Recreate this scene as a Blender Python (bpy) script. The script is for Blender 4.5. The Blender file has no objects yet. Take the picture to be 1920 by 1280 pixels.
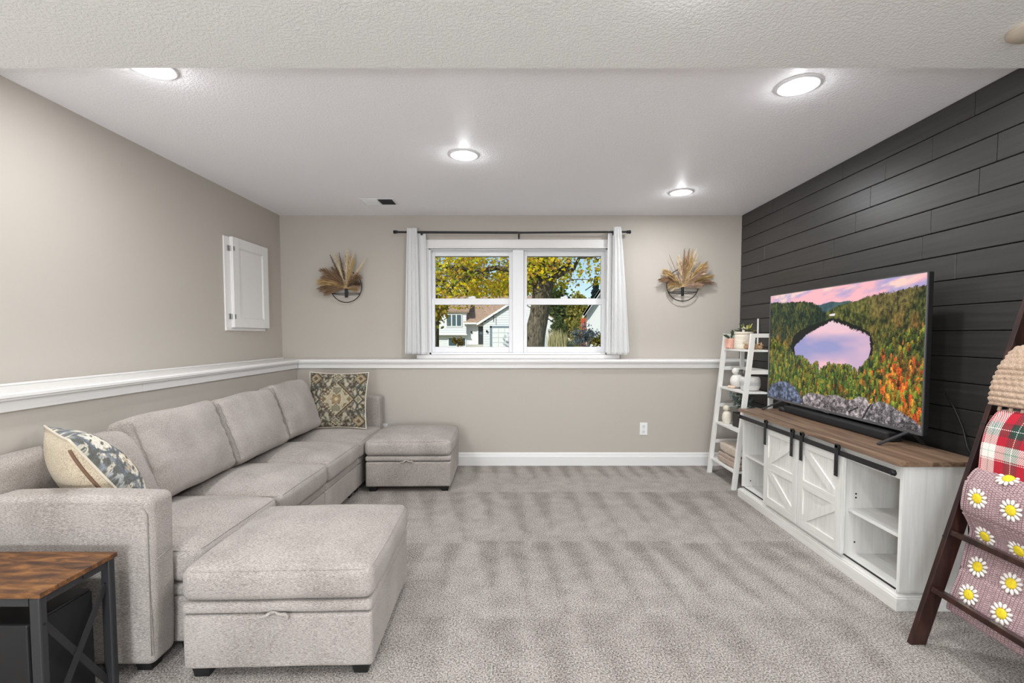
import bpy, bmesh, math, random
import numpy as np
from mathutils import Vector, Matrix, noise as mnoise

random.seed(7)
RNG = np.random.default_rng(11)
scene = bpy.context.scene
C = scene.collection

# ------------------------------------------------------------------ camera
FPX = 885.0
PITCH = math.radians(2.6)
cam_data = bpy.data.cameras.new('camera')
cam_data.sensor_width = 36.0
cam_data.lens = 36.0 * FPX / 1920.0
cam_data.shift_x = -10.0 / 1920.0
cam_data.shift_y = 28.2 / 1920.0
cam_data.clip_start = 0.05
cam_data.clip_end = 400
cam = bpy.data.objects.new('camera', cam_data)
C.objects.link(cam)
cam.location = (0, 0, 1.25)
cam.rotation_euler = (math.radians(90) - PITCH, 0, 0)
scene.camera = cam

# ------------------------------------------------------------------ sky, sun, daylight, exposure
world = bpy.data.worlds.new('sky'); scene.world = world; world.use_nodes = True
wn = world.node_tree.nodes; wl = world.node_tree.links
wn.clear()
wo = wn.new('ShaderNodeOutputWorld'); wb = wn.new('ShaderNodeBackground')
sky = wn.new('ShaderNodeTexSky'); sky.sky_type = 'NISHITA'
sky.sun_disc = False; sky.sun_elevation = math.radians(38); sky.sun_rotation = math.radians(215)
sky.air_density = 1.0; sky.dust_density = 0.4; sky.ozone_density = 1.6
wb.inputs['Strength'].default_value = 0.115
wl.new(sky.outputs[0], wb.inputs[0]); wl.new(wb.outputs[0], wo.inputs[0])

sun_d = bpy.data.lights.new('sun', 'SUN'); sun_d.energy = 3.5; sun_d.angle = math.radians(0.6)
sun_d.color = (1.0, 0.955, 0.88)
sun = bpy.data.objects.new('sun', sun_d); C.objects.link(sun)
sun.rotation_euler = Vector((0.52, 0.80, -0.62)).to_track_quat('-Z', 'Y').to_euler()

# added fill panel standing in for daylight from an assumed, unseen patio door
day_d = bpy.data.lights.new('rear_fill_daylight', 'AREA'); day_d.shape = 'RECTANGLE'
day_d.size = 3.3; day_d.size_y = 1.95; day_d.energy = 50; day_d.color = (0.88, 0.94, 1.0)
day = bpy.data.objects.new('rear_fill_daylight', day_d); C.objects.link(day)
day.location = (0.1, -3.42, 1.05); day.rotation_euler = (math.radians(90 + 12), 0, 0)

FILL_GLOBE_W = 112.0         # power of the added fill globe, unseen behind the photographer
LAMP_W = 11.2          # each recessed lamp
vs = scene.view_settings
vs.view_transform = 'Standard'; vs.look = 'None'; vs.gamma = 1.0; vs.use_curve_mapping = False
vs.exposure = 0.18

# ------------------------------------------------------------------ helpers
def srgb(r, g, b):
    def f(c):
        c /= 255.0
        return c / 12.92 if c <= 0.04045 else ((c + 0.055) / 1.055) ** 2.4
    return (f(r), f(g), f(b), 1.0)

def tag(o, label=None, cat=None, group=None, kind=None):
    if label: o['label'] = label
    if cat: o['category'] = cat
    if group: o['group'] = group
    if kind: o['kind'] = kind
    return o

def empty(name, loc, label=None, cat=None, group=None, kind=None, rz=0.0):
    o = bpy.data.objects.new(name, None); C.objects.link(o)
    o.empty_display_size = 0.05
    o.location = loc; o.rotation_euler = (0, 0, rz)
    return tag(o, label, cat, group, kind)

def worldmat(o):
    m = Matrix.LocRotScale(o.location, o.rotation_euler, o.scale)
    return worldmat(o.parent) @ m if o.parent else m

class MB:
    """collects geometry in world coordinates, builds ONE mesh object"""
    def __init__(s):
        s.v = []; s.f = []; s.col = None; s.uv = None
    def add(s, v, f):
        o = len(s.v); s.v.extend([tuple(p) for p in v]); s.f.extend([tuple(i + o for i in q) for q in f]); return s
    def box(s, x0, x1, y0, y1, z0, z1, bev=0.0, seg=2):
        bm = bmesh.new()
        bmesh.ops.create_cube(bm, size=1.0)
        for v in bm.verts:
            v.co = Vector(((x0 + x1) / 2 + v.co.x * (x1 - x0), (y0 + y1) / 2 + v.co.y * (y1 - y0), (z0 + z1) / 2 + v.co.z * (z1 - z0)))
        if bev > 0:
            bmesh.ops.bevel(bm, geom=list(bm.edges), offset=bev, segments=seg, profile=0.5, affect='EDGES')
        bm.verts.index_update()
        s.add([v.co.copy() for v in bm.verts], [[v.index for v in f.verts] for f in bm.faces]); bm.free(); return s
    def bar(s, a, b, w, d, up=(0, 0, 1), bev=0.0):
        """rectangular bar from a to b; w across (side), d along 'up'"""
        a = Vector(a); b = Vector(b); t = (b - a); L = t.length; t.normalize()
        u = Vector(up); side = t.cross(u).normalized(); u = side.cross(t).normalized()
        t2 = MB().box(0, L, -w / 2, w / 2, -d / 2, d / 2, bev)
        s.add([a + t * p[0] + side * p[1] + u * p[2] for p in t2.v], t2.f); return s
    def prism(s, pts, d):
        """closed 3-D polygon pts extruded by vector d"""
        n = len(pts); d = Vector(d); P = [Vector(p) for p in pts]
        s.add(P + [p + d for p in P], [tuple(range(n))[::-1], tuple(range(n, 2 * n))] + [(i, (i + 1) % n, n + (i + 1) % n, n + i) for i in range(n)]); return s
    def tube(s, pts, r, n=8, closed=False, cap=True):
        P = [Vector(p) for p in pts]; k = len(P); V = []; F = []
        rs = r if hasattr(r, '__len__') else [r] * k
        prev = None
        for i in range(k):
            a = P[(i - 1) % k] if (closed or i > 0) else P[i]
            b = P[(i + 1) % k] if (closed or i < k - 1) else P[i]
            t = (b - a)
            t = t.normalized() if t.length > 1e-9 else Vector((0, 0, 1))
            if prev is None:
                u = Vector((0, 0, 1)) if abs(t.z) < 0.9 else Vector((1, 0, 0))
            else: u = prev
            x = (u - t * u.dot(t)).normalized(); y = t.cross(x); prev = x
            for j in range(n):
                an = 2 * math.pi * j / n
                V.append(P[i] + (x * math.cos(an) + y * math.sin(an)) * rs[i])
        m = k if closed else k - 1
        for i in range(m):
            for j in range(n):
                F.append((i * n + j, i * n + (j + 1) % n, ((i + 1) % k) * n + (j + 1) % n, ((i + 1) % k) * n + j))
        if cap and not closed:
            F.append(tuple(range(n))[::-1]); F.append(tuple((k - 1) * n + j for j in range(n)))
        s.add(V, F); return s
    def lathe(s, c, prof, n=24, axis='z', caps=True):
        """profile [(r, h)] about a point c"""
        V = []; F = []; k = len(prof)
        for (r, h) in prof:
            for j in range(n):
                a = 2 * math.pi * j / n
                p = (r * math.cos(a), r * math.sin(a), h)
                if axis == 'y': p = (p[0], p[2], p[1])
                if axis == 'x': p = (p[2], p[0], p[1])
                V.append((c[0] + p[0], c[1] + p[1], c[2] + p[2]))
        for i in range(k - 1):
            for j in range(n): F.append((i * n + j, i * n + (j + 1) % n, (i + 1) * n + (j + 1) % n, (i + 1) * n + j))
        if caps:
            F.append(tuple(range(n))[::-1]); F.append(tuple((k - 1) * n + j for j in range(n)))
        s.add(V, F); return s
    def ball(s, c, r, n=10, m=7):
        rr = r if hasattr(r, '__len__') else (r, r, r)
        V = [(c[0], c[1], c[2] - rr[2])]; F = []
        for i in range(1, m):
            t = math.pi * i / m
            for j in range(n):
                a = 2 * math.pi * j / n
                V.append((c[0] + rr[0] * math.sin(t) * math.cos(a), c[1] + rr[1] * math.sin(t) * math.sin(a), c[2] - rr[2] * math.cos(t)))
        V.append((c[0], c[1], c[2] + rr[2])); e = len(V) - 1
        for j in range(n):
            F.append((0, 1 + (j + 1) % n, 1 + j))
            for i in range(m - 2): F.append((1 + i * n + j, 1 + i * n + (j + 1) % n, 1 + (i + 1) * n + (j + 1) % n, 1 + (i + 1) * n + j))
            F.append((1 + (m - 2) * n + j, 1 + (m - 2) * n + (j + 1) % n, e))
        s.add(V, F); return s
    def xf(s, fn):
        s.v = [tuple(fn(Vector(p))) for p in s.v]; return s
    def build(s, name, mat, parent=None, smooth=False, angle=None, label=None, cat=None, group=None, kind=None, origin=None, fix=True):
        me = bpy.data.meshes.new(name)
        if parent is not None:
            inv = worldmat(parent).inverted(); V = [inv @ Vector(p) for p in s.v]
        elif origin is not None:
            o3 = Vector(origin); V = [Vector(p) - o3 for p in s.v]
        else: V = s.v
        me.from_pydata([tuple(v) for v in V], [], s.f)
        if s.col is not None:
            ca = me.color_attributes.new('Col', 'FLOAT_COLOR', 'POINT')
            ca.data.foreach_set('color', np.asarray(s.col, dtype=np.float32).ravel())
        if s.uv is not None:
            at = me.attributes.new('uvp', 'FLOAT_VECTOR', 'POINT')
            at.data.foreach_set('vector', np.asarray(s.uv, dtype=np.float32).ravel())
        if fix:
            bm = bmesh.new(); bm.from_mesh(me); bmesh.ops.recalc_face_normals(bm, faces=bm.faces); bm.to_mesh(me); bm.free()
        me.materials.append(mat)
        if smooth:
            me.polygons.foreach_set('use_smooth', [True] * len(me.polygons))
            if angle: me.set_sharp_from_angle(angle=math.radians(angle))
        me.update()
        o = bpy.data.objects.new(name, me); C.objects.link(o)
        if parent is not None: o.parent = parent
        elif origin is not None: o.location = origin
        return tag(o, label, cat, group, kind)

def copy_tree(o, parent=None):
    c = o.copy(); C.objects.link(c); c.parent = parent
    for ch in list(o.children): copy_tree(ch, c)
    return c

def axis_coords(h, r, n, k=4):
    inner = list(np.linspace(-(h - r), h - r, n + 1))
    e = [h - r + r * math.tan(math.pi / 4 * (i + 1) / k) for i in range(k)]
    return [-x for x in reversed(e)] + inner + e

def soft_box(cx, cy, cz, hx, hy, hz, r, n=(14, 14, 4), k=4, fn=None):
    """rounded box with shared vertices, every point passed through fn(local, half)"""
    ax = [axis_coords(h, r, m, k) for h, m in zip((hx, hy, hz), n)]
    idx = {}; V = []; F = []; H = (hx, hy, hz)
    def vid(p):
        key = (round(p[0], 5), round(p[1], 5), round(p[2], 5))
        if key not in idx:
            q = [max(-(h - r), min(h - r, c)) for c, h in zip(p, H)]
            d = Vector([a - b for a, b in zip(p, q)]); L = d.length
            w = Vector(q) + (d * (r / L) if L > 1e-9 else d)
            if fn: w = fn(w)
            idx[key] = len(V); V.append((w[0] + cx, w[1] + cy, w[2] + cz))
        return idx[key]
    for a in range(3):
        b, c = (a + 1) % 3, (a + 2) % 3
        for sgn in (-1, 1):
            for i in range(len(ax[b]) - 1):
                for j in range(len(ax[c]) - 1):
                    q = []
                    for (ii, jj) in ((i, j), (i + 1, j), (i + 1, j + 1), (i, j + 1)):
                        p = [0, 0, 0]; p[a] = sgn * H[a]; p[b] = ax[b][ii]; p[c] = ax[c][jj]; q.append(vid(p))
                    F.append(q if sgn > 0 else q[::-1])
    return MB().add(V, F)

def fbm_grid(h, w, scale, octv=4, seed=0, aspect=1.0, gain=0.5):
    """value-noise fbm on an h x w raster in [0,1]"""
    r = np.random.default_rng(seed); out = np.zeros((h, w)); amp = 1.0; tot = 0.0
    for o in range(octv):
        gy = max(2, int(scale * (2 ** o))); gx = max(2, int(scale * aspect * (2 ** o)))
        g = r.random((gy + 2, gx + 2))
        yy = np.linspace(0, gy, h, endpoint=False); xx = np.linspace(0, gx, w, endpoint=False)
        y0 = yy.astype(int); x0 = xx.astype(int); fy = (yy - y0)[:, None]; fx = (xx - x0)[None, :]
        fy = fy * fy * (3 - 2 * fy); fx = fx * fx * (3 - 2 * fx)
        a = g[y0][:, x0]; b = g[y0][:, x0 + 1]; c = g[y0 + 1][:, x0]; d = g[y0 + 1][:, x0 + 1]
        out += amp * ((a * (1 - fx) + b * fx) * (1 - fy) + (c * (1 - fx) + d * fx) * fy); tot += amp; amp *= gain
    return out / tot

def to_lin(a):
    a = np.asarray(a, float) / 255.0
    return np.where(a <= 0.04045, a / 12.92, ((a + 0.055) / 1.055) ** 2.4)

# ------------------------------------------------------------------ materials
def newmat(name):
    m = bpy.data.materials.new(name); m.use_nodes = True
    nt = m.node_tree; b = nt.nodes['Principled BSDF']
    return m, nt, b

def nd(nt, t, **kw):
    n = nt.nodes.new(t)
    for k, v in kw.items():
        if k in n.inputs: n.inputs[k].default_value = v
        else: setattr(n, k, v)
    return n

def coords(nt, scale=(1, 1, 1), out='Object', rot=(0, 0, 0)):
    tc = nt.nodes.new('ShaderNodeTexCoord'); mp = nt.nodes.new('ShaderNodeMapping')
    mp.inputs['Scale'].default_value = scale; mp.inputs['Rotation'].default_value = rot
    nt.links.new(tc.outputs[out], mp.inputs[0]); return mp.outputs[0]

def ramp(nt, fac, stops):
    r = nt.nodes.new('ShaderNodeValToRGB'); el = r.color_ramp.elements
    while len(el) < len(stops): el.new(0.5)
    for e, (p, c) in zip(el, stops): e.position = p; e.color = c
    nt.links.new(fac, r.inputs[0]); return r.outputs[0]

def bump(nt, b, height, strength=0.3, dist=0.01):
    bp = nd(nt, 'ShaderNodeBump'); bp.inputs['Strength'].default_value = strength; bp.inputs['Distance'].default_value = dist
    nt.links.new(height, bp.inputs['Height']); nt.links.new(bp.outputs[0], b.inputs['Normal'])

def plain(name, rgb, rough=0.5, metal=0.0, spec=0.5, var=0.0, vscale=30.0):
    m, nt, b = newmat(name)
    b.inputs['Roughness'].default_value = rough; b.inputs['Metallic'].default_value = metal
    b.inputs['Specular IOR Level'].default_value = spec
    c = srgb(*rgb)
    if var > 0:
        n = nd(nt, 'ShaderNodeTexNoise', Scale=vscale, Detail=3.0)
        nt.links.new(coords(nt), n.inputs['Vector'])
        col = ramp(nt, n.outputs[0], [(0.3, tuple(x * (1 - var) for x in c[:3]) + (1,)), (0.7, tuple(min(1, x * (1 + var)) for x in c[:3]) + (1,))])
        nt.links.new(col, b.inputs['Base Color'])
    else: b.inputs['Base Color'].default_value = c
    return m

def fabric(name, lo, hi, stretch=(110, 420, 650), fine=600.0, bmp=0.25, sheen=0.15):
    m, nt, b = newmat(name)
    n1 = nd(nt, 'ShaderNodeTexNoise', Scale=1.0, Detail=4.0, Roughness=0.65)
    nt.links.new(coords(nt, stretch), n1.inputs['Vector'])
    n2 = nd(nt, 'ShaderNodeTexNoise', Scale=fine, Detail=2.0)
    nt.links.new(coords(nt), n2.inputs['Vector'])
    n3 = nd(nt, 'ShaderNodeTexNoise', Scale=5.0, Detail=2.0)
    nt.links.new(coords(nt), n3.inputs['Vector'])
    mx = nd(nt, 'ShaderNodeMath', operation='MULTIPLY_ADD'); nt.links.new(n2.outputs[0], mx.inputs[0]); mx.inputs[1].default_value = 0.5
    nt.links.new(n1.outputs[0], mx.inputs[2])
    mx2 = nd(nt, 'ShaderNodeMath', operation='MULTIPLY_ADD'); nt.links.new(n3.outputs[0], mx2.inputs[0]); mx2.inputs[1].default_value = 0.22
    nt.links.new(mx.outputs[0], mx2.inputs[2])
    col = ramp(nt, mx2.outputs[0], [(0.70, srgb(*lo)), (1.02, srgb(*hi))])
    nt.links.new(col, b.inputs['Base Color'])
    b.inputs['Roughness'].default_value = 0.95; b.inputs['Specular IOR Level'].default_value = 0.15
    b.inputs['Sheen Weight'].default_value = sheen
    bump(nt, b, mx.outputs[0], bmp, 0.004)
    return m

def wood(name, stops, scale=(3, 40, 40), rough=0.45, rot=(0, 0, 0), bmp=0.08):
    m, nt, b = newmat(name)
    co = coords(nt, scale, rot=rot)
    n = nd(nt, 'ShaderNodeTexNoise', Scale=1.0, Detail=6.0, Roughness=0.62, Distortion=0.6)
    nt.links.new(co, n.inputs['Vector'])
    col = ramp(nt, n.outputs[0], [(p, srgb(*c)) for p, c in stops])
    nt.links.new(col, b.inputs['Base Color']); b.inputs['Roughness'].default_value = rough
    bump(nt, b, n.outputs[0], bmp, 0.004)
    return m

def vcol(name, rough=0.9, bmp_scale=0.0, emit=0.0, spec=0.2, fine=0.0):
    m, nt, b = newmat(name)
    a = nd(nt, 'ShaderNodeAttribute', attribute_name='Col')
    out = a.outputs['Color']
    if fine > 0:
        n = nd(nt, 'ShaderNodeTexNoise', Scale=fine, Detail=2.0); nt.links.new(coords(nt), n.inputs['Vector'])
        mp = nd(nt, 'ShaderNodeMapRange'); nt.links.new(n.outputs[0], mp.inputs[0])
        mp.inputs[1].default_value = 0.25; mp.inputs[2].default_value = 0.75; mp.inputs[3].default_value = 0.72; mp.inputs[4].default_value = 1.25
        mx = nd(nt, 'ShaderNodeVectorMath', operation='SCALE'); nt.links.new(out, mx.inputs[0]); nt.links.new(mp.outputs[0], mx.inputs['Scale'])
        out = mx.outputs[0]
        bump(nt, b, n.outputs[0], 0.3, 0.004)
    nt.links.new(out, b.inputs['Base Color'])
    b.inputs['Roughness'].default_value = rough; b.inputs['Specular IOR Level'].default_value = spec
    if emit > 0:
        nt.links.new(out, b.inputs['Emission Color']); b.inputs['Emission Strength'].default_value = emit
        b.inputs['Base Color'].default_value = (0, 0, 0, 1)
        for l in list(nt.links):
            if l.to_socket == b.inputs['Base Color']: nt.links.remove(l)
    return m

def painted_texture(name, rgb, rough, scale, strength, dist, spec=0.4):
    """rolled or knockdown paint: flat colour, relief by bump"""
    m, nt, b = newmat(name)
    b.inputs['Base Color'].default_value = srgb(*rgb); b.inputs['Roughness'].default_value = rough
    b.inputs['Specular IOR Level'].default_value = spec
    n = nd(nt, 'ShaderNodeTexNoise', Scale=scale, Detail=2.5, Roughness=0.55)
    nt.links.new(coords(nt), n.inputs['Vector'])
    h = ramp(nt, n.outputs[0], [(0.42, (0, 0, 0, 1)), (0.58, (1, 1, 1, 1))])
    bump(nt, b, h, strength, dist)
    return m

M = {}
M['wall'] = painted_texture('wall paint greige', (187, 180, 171), 0.6, 130, 0.05, 0.003)
M['ceiling'] = painted_texture('knockdown ceiling', (250, 249, 252), 0.5, 95, 0.3, 0.006, spec=0.25)
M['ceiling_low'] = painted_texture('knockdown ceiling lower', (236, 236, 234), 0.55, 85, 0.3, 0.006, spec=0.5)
M['trim'] = plain('white trim paint', (232, 230, 228), 0.35)
M['vinyl'] = plain('white vinyl', (236, 236, 238), 0.3)
M['charcoal'] = None
M['sofa'] = fabric('heather grey upholstery', (121, 113, 107), (191, 183, 177))
M['sofa_seam'] = plain('upholstery seam', (150, 143, 137), 0.9)
M['black_plastic'] = plain('black plastic', (22, 22, 23), 0.45)
M['black_metal'] = plain('black powder coated metal', (30, 30, 32), 0.42, 0.2)
M['gunmetal'] = plain('charcoal tube metal', (52, 52, 54), 0.5, 0.3)
M['rustic'] = wood('rustic brown laminate', [(0.30, (42, 27, 18)), (0.43, (78, 48, 26)), (0.55, (112, 72, 36)), (0.72, (150, 104, 56))], (8.0, 34, 34), 0.6)
M['standtop'] = wood('weathered brown wood top', [(0.28, (78, 58, 45)), (0.43, (112, 88, 70)), (0.56, (138, 113, 92)), (0.75, (168, 144, 121))], (34, 1.4, 34), 0.4)
M['standwhite'] = wood('white woodgrain laminate', [(0.3, (214, 212, 207)), (0.6, (229, 227, 223)), (0.8, (236, 235, 232))], (40, 40, 2.5), 0.5, bmp=0.05)
M['standwhite_h'] = wood('white woodgrain laminate lengthwise', [(0.3, (214, 212, 207)), (0.6, (229, 227, 223)), (0.8, (236, 235, 232))], (40, 2.5, 40), 0.5, bmp=0.05)
M['shelfwhite'] = plain('white painted wood', (234, 232, 228), 0.45)
M['mahogany'] = wood('dark mahogany stain', [(0.3, (26, 15, 14)), (0.5, (44, 24, 20)), (0.68, (66, 37, 29)), (0.8, (96, 56, 40))], (30, 30, 3), 0.3, bmp=0.04)

m, nt, b = newmat('charcoal shiplap paint')
n = nd(nt, 'ShaderNodeTexNoise', Scale=1.0, Detail=5.0, Roughness=0.6); nt.links.new(coords(nt, (30, 2.2, 60)), n.inputs['Vector'])
nt.links.new(ramp(nt, n.outputs[0], [(0.35, srgb(47, 45, 43)), (0.7, srgb(58, 56, 54))]), b.inputs['Base Color'])
b.inputs['Roughness'].default_value = 0.42; b.inputs['Specular IOR Level'].default_value = 0.5
bump(nt, b, n.outputs[0], 0.12, 0.004); M['charcoal'] = m

# carpet: speckled pile, 'Col' carries the nap the vacuum cleaner left
m, nt, b = newmat('cut pile carpet')
a = nd(nt, 'ShaderNodeAttribute', attribute_name='Col')
n1 = nd(nt, 'ShaderNodeTexNoise', Scale=150.0, Detail=3.5, Roughness=0.75); nt.links.new(coords(nt), n1.inputs['Vector'])
n2 = nd(nt, 'ShaderNodeTexNoise', Scale=9.0, Detail=2.0); nt.links.new(coords(nt), n2.inputs['Vector'])
s1 = nd(nt, 'ShaderNodeMath', operation='MULTIPLY_ADD'); nt.links.new(a.outputs['Fac'], s1.inputs[0]); s1.inputs[1].default_value = 0.12; nt.links.new(n1.outputs[0], s1.inputs[2])
s2 = nd(nt, 'ShaderNodeMath', operation='MULTIPLY_ADD'); nt.links.new(n2.outputs[0], s2.inputs[0]); s2.inputs[1].default_value = 0.10; nt.links.new(s1.outputs[0], s2.inputs[2])
nt.links.new(ramp(nt, s2.outputs[0], [(0.46, srgb(78, 72, 67)), (0.56, srgb(136, 129, 123)), (0.66, srgb(178, 171, 165)), (0.80, srgb(220, 214, 208))]), b.inputs['Base Color'])
b.inputs['Roughness'].default_value = 1.0; b.inputs['Specular IOR Level'].default_value = 0.05
bump(nt, b, n1.outputs[0], 0.6, 0.008); M['carpet'] = m

# clear window glass: see-through with a mirror reflection by Fresnel
m, nt, b = newmat('window glass'); nt.nodes.remove(b)
tr = nd(nt, 'ShaderNodeBsdfTransparent'); gl = nd(nt, 'ShaderNodeBsdfGlossy', Roughness=0.0); lw = nd(nt, 'ShaderNodeFresnel', IOR=1.1)
tr.inputs[0].default_value = (0.96, 0.98, 0.97, 1)
mx = nd(nt, 'ShaderNodeMixShader'); nt.links.new(lw.outputs[0], mx.inputs[0]); nt.links.new(tr.outputs[0], mx.inputs[1]); nt.links.new(gl.outputs[0], mx.inputs[2])
nt.links.new(mx.outputs[0], nt.nodes['Material Output'].inputs[0]); M['glass'] = m

def emission(name, rgb, strength):
    m, nt, b = newmat(name)
    b.inputs['Base Color'].default_value = srgb(*rgb); b.inputs['Emission Color'].default_value = srgb(*rgb)
    b.inputs['Emission Strength'].default_value = strength; return m
M['lens'] = emission('lit lamp lens', (255, 250, 240), 9.0)
# ================================================================== the setting
XL, XR, YB, H = -2.32, 2.19, 4.66, 2.415       # upper left wall, right wall, upper back wall, ceiling
XLL, YBL, ZL = -2.10, 4.49, 0.985              # lower (furred out) walls and their height
YF = -3.5                                      # wall behind the photographer
YS, HS = 1.90, 2.295                           # edge and height of the lower ceiling

def floor_nap(x, y):
    """0..1, 1 = pile brushed light; wedges left by the vacuum cleaner, row by row"""
    h_, w_ = x.shape
    n1 = fbm_grid(h_, w_, 16, 3, 51, 1.2); n2 = fbm_grid(h_, w_, 5, 2, 52, 1.2)
    v = np.full_like(x, 0.5); yy = y + (n2 - 0.5) * 0.06; xx = x + (n1 - 0.5) * 0.035
    rr = np.random.default_rng(41)
    # rows: far edge, near edge, mean pitch, slope at the left, slope at the right, strength
    for (y0, y1, per, sl, sr, amp) in ((4.50, 4.07, 0.158, 0.10, 0.05, 1.0), (3.72, 2.80, 0.21, 0.27, -0.05, 0.75), (2.80, 2.04, 0.19, -0.05, 0.25, 0.8), (2.04, 1.50, 0.25, 0.2, 0.0, 0.45), (1.50, 0.7, 0.3, 0.1, 0.1, 0.4)):
        t = np.clip((y0 - yy) / (y0 - y1), 0, 1); m = (yy < y0) & (yy > y1)
        row = np.full_like(x, 0.72 if y0 > 4 else 0.62); c = -2.2
        while c < 2.3:
            c += per * rr.uniform(0.8, 1.2); wd = per * rr.uniform(0.26, 0.44); sl_ = np.interp(c, [-1.3, 1.6], [sl, sr]) + rr.uniform(-0.06, 0.06)
            ln = rr.uniform(0.65, 1.05); d = np.abs(xx - (c - sl_ * (y - y0))) - wd * np.clip(1 - 0.85 * t / ln, 0, 1)
            row = np.minimum(row, 0.15 + 0.6 / (1 + np.exp(-d * 90)))
        row = 0.5 + (row - 0.5) * amp
        v = np.where(m, row, v)
    v = np.where((yy <= 4.07) & (yy >= 3.72), 0.66, v)
    return np.clip(v + (n2 - 0.5) * 0.25, 0, 1)

def build_floor():
    xs = np.linspace(-2.2, 2.25, 179); ys = np.concatenate([np.linspace(YF - 0.1, 1.15, 12), np.linspace(1.2, 4.6, 137)])
    X, Y = np.meshgrid(xs, ys); nv = floor_nap(X, Y); w = len(xs); h = len(ys)
    mb = MB(); mb.v = [(a, b, 0.0) for a, b in zip(X.ravel(), Y.ravel())]
    mb.f = [(i * w + k, i * w + k + 1, (i + 1) * w + k + 1, (i + 1) * w + k) for i in range(h - 1) for k in range(w - 1)]
    c = nv.ravel(); mb.col = np.stack([c, c, c, np.ones_like(c)], 1)
    o = mb.build('floor', M['carpet'], fix=False, label='grey cut pile carpet with vacuum cleaner stripes', kind='structure'); return o
build_floor()
MB().box(XL - 0.4, XR + 0.3, YF - 0.3, 5.0, -0.25, -0.02).build('floor', plain('concrete slab', (120, 118, 115), 0.9), kind='structure', label='concrete slab under the carpet')

MB().box(XL - 0.12, XR + 0.14, YS, YB + 0.18, H, H + 0.12).build('ceiling', M['ceiling'], kind='structure', label='white knockdown textured ceiling over the sofa and television')
MB().box(XL - 0.12, XR + 0.14, YF - 0.12, YS, HS, H + 0.12).build('ceiling', M['ceiling_low'], kind='structure', label='lower white textured ceiling nearest the camera')

wl_ = MB().box(XL - 0.12, XL, YF, YB + 0.18, ZL, H); wl_.box(XL - 0.12, XLL, YF, YBL, 0, ZL)
wl_.build('wall_left', M['wall'], kind='structure', label='greige left wall, thicker below the ledge')
# window opening in the back wall
OX0, OX1, OZ0, OZ1 = -0.868, 0.888, 1.06, 2.10
wb_ = MB().box(XL, OX0, YB, YB + 0.18, ZL, H); wb_.box(OX1, XR + 0.14, YB, YB + 0.18, ZL, H)
wb_.box(OX0, OX1, YB, YB + 0.18, OZ1, H); wb_.box(OX0, OX1, YB, YB + 0.18, ZL, OZ0)
wb_.box(XL - 0.12, XR + 0.14, YBL, YB + 0.18, 0, ZL)
wb_.build('wall_back', M['wall'], kind='structure', label='greige back wall with the window, thicker below the ledge')
# wall behind the photographer, opened for an unseen patio door added for its daylight
wf = MB().box(XL - 0.12, -1.65, YF - 0.12, YF, 0, H); wf.box(1.85, XR + 0.14, YF - 0.12, YF, 0, H); wf.box(-1.65, 1.85, YF - 0.12, YF, 2.08, H)
wf.build('wall_front', M['wall'], kind='structure', label='greige wall behind the camera with an added patio door')
pd = empty('door_1', (0.1, YF - 0.06, 0), 'added sliding patio door, assumed and unseen behind the camera', None, None, 'structure')
fr = MB()
for (a, b_) in ((-1.65, -1.57), (1.77, 1.85), (0.06, 0.14)): fr.box(a, b_, YF - 0.11, YF - 0.03, 0.0, 2.08, 0.004)
fr.box(-1.57, 1.77, YF - 0.11, YF - 0.03, 2.0, 2.08, 0.004); fr.box(-1.57, 1.77, YF - 0.11, YF - 0.03, 0.0, 0.06, 0.004)
fr.build('door_frame', M['vinyl'], pd)
for (a, b_) in ((-1.57, 0.06), (0.14, 1.77)): MB().box(a, b_, YF - 0.08, YF - 0.072, 0.06, 2.0).build('pane', M['glass'], pd)

# right wall: board backing, every shiplap plank its own piece
MB().box(XR, XR + 0.14, YF, 0.348, 0, H).build('wall_right', M['wall'], kind='structure', label='plain greige right wall beside and behind the camera')
wr = MB().box(XR + 0.022, XR + 0.14, 0.35, YB, 0, H).build('wall_right', plain('dark backing board', (24, 24, 24), 0.8), kind='structure', label='charcoal shiplap accent wall behind the television')
seams = [H] + [2.298 - 0.1283 * k for k in range(18)] + [0.0]
joints = {0: (2.312, 3.23, 4.1), 1: (2.54, 2.857, 3.95), 2: (2.196, 2.97, 3.86), 3: (2.275, 3.094, 4.22), 4: (2.53, 3.30, 4.32), 5: (1.75, 2.58, 3.407), 6: (2.376, 3.20, 4.0)}
rj = random.Random(4)
for i in range(len(seams) - 1):
    zt, zb = seams[i], seams[i + 1]
    if zt - zb < 0.02: continue
    js = list(joints.get(i, ()))
    if not js:
        js = [1.25 + rj.random() * 0.5, 2.75 + rj.random() * 0.7, 3.95 + rj.random() * 0.3]
    ed = [0.35, 0.7 + rj.random() * 0.3] + [q for q in js if q > 1.0] + [YB]
    for a, b_ in zip(ed[:-1], ed[1:]):
        pr = rj.random() * 0.0003
        MB().box(XR - pr, XR + 0.0215, a + 0.0012, b_ - 0.0012, zb + 0.002, zt - 0.002 if i else zt - 0.001, 0.0022, 1).build('plank', M['charcoal'], wr)

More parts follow.
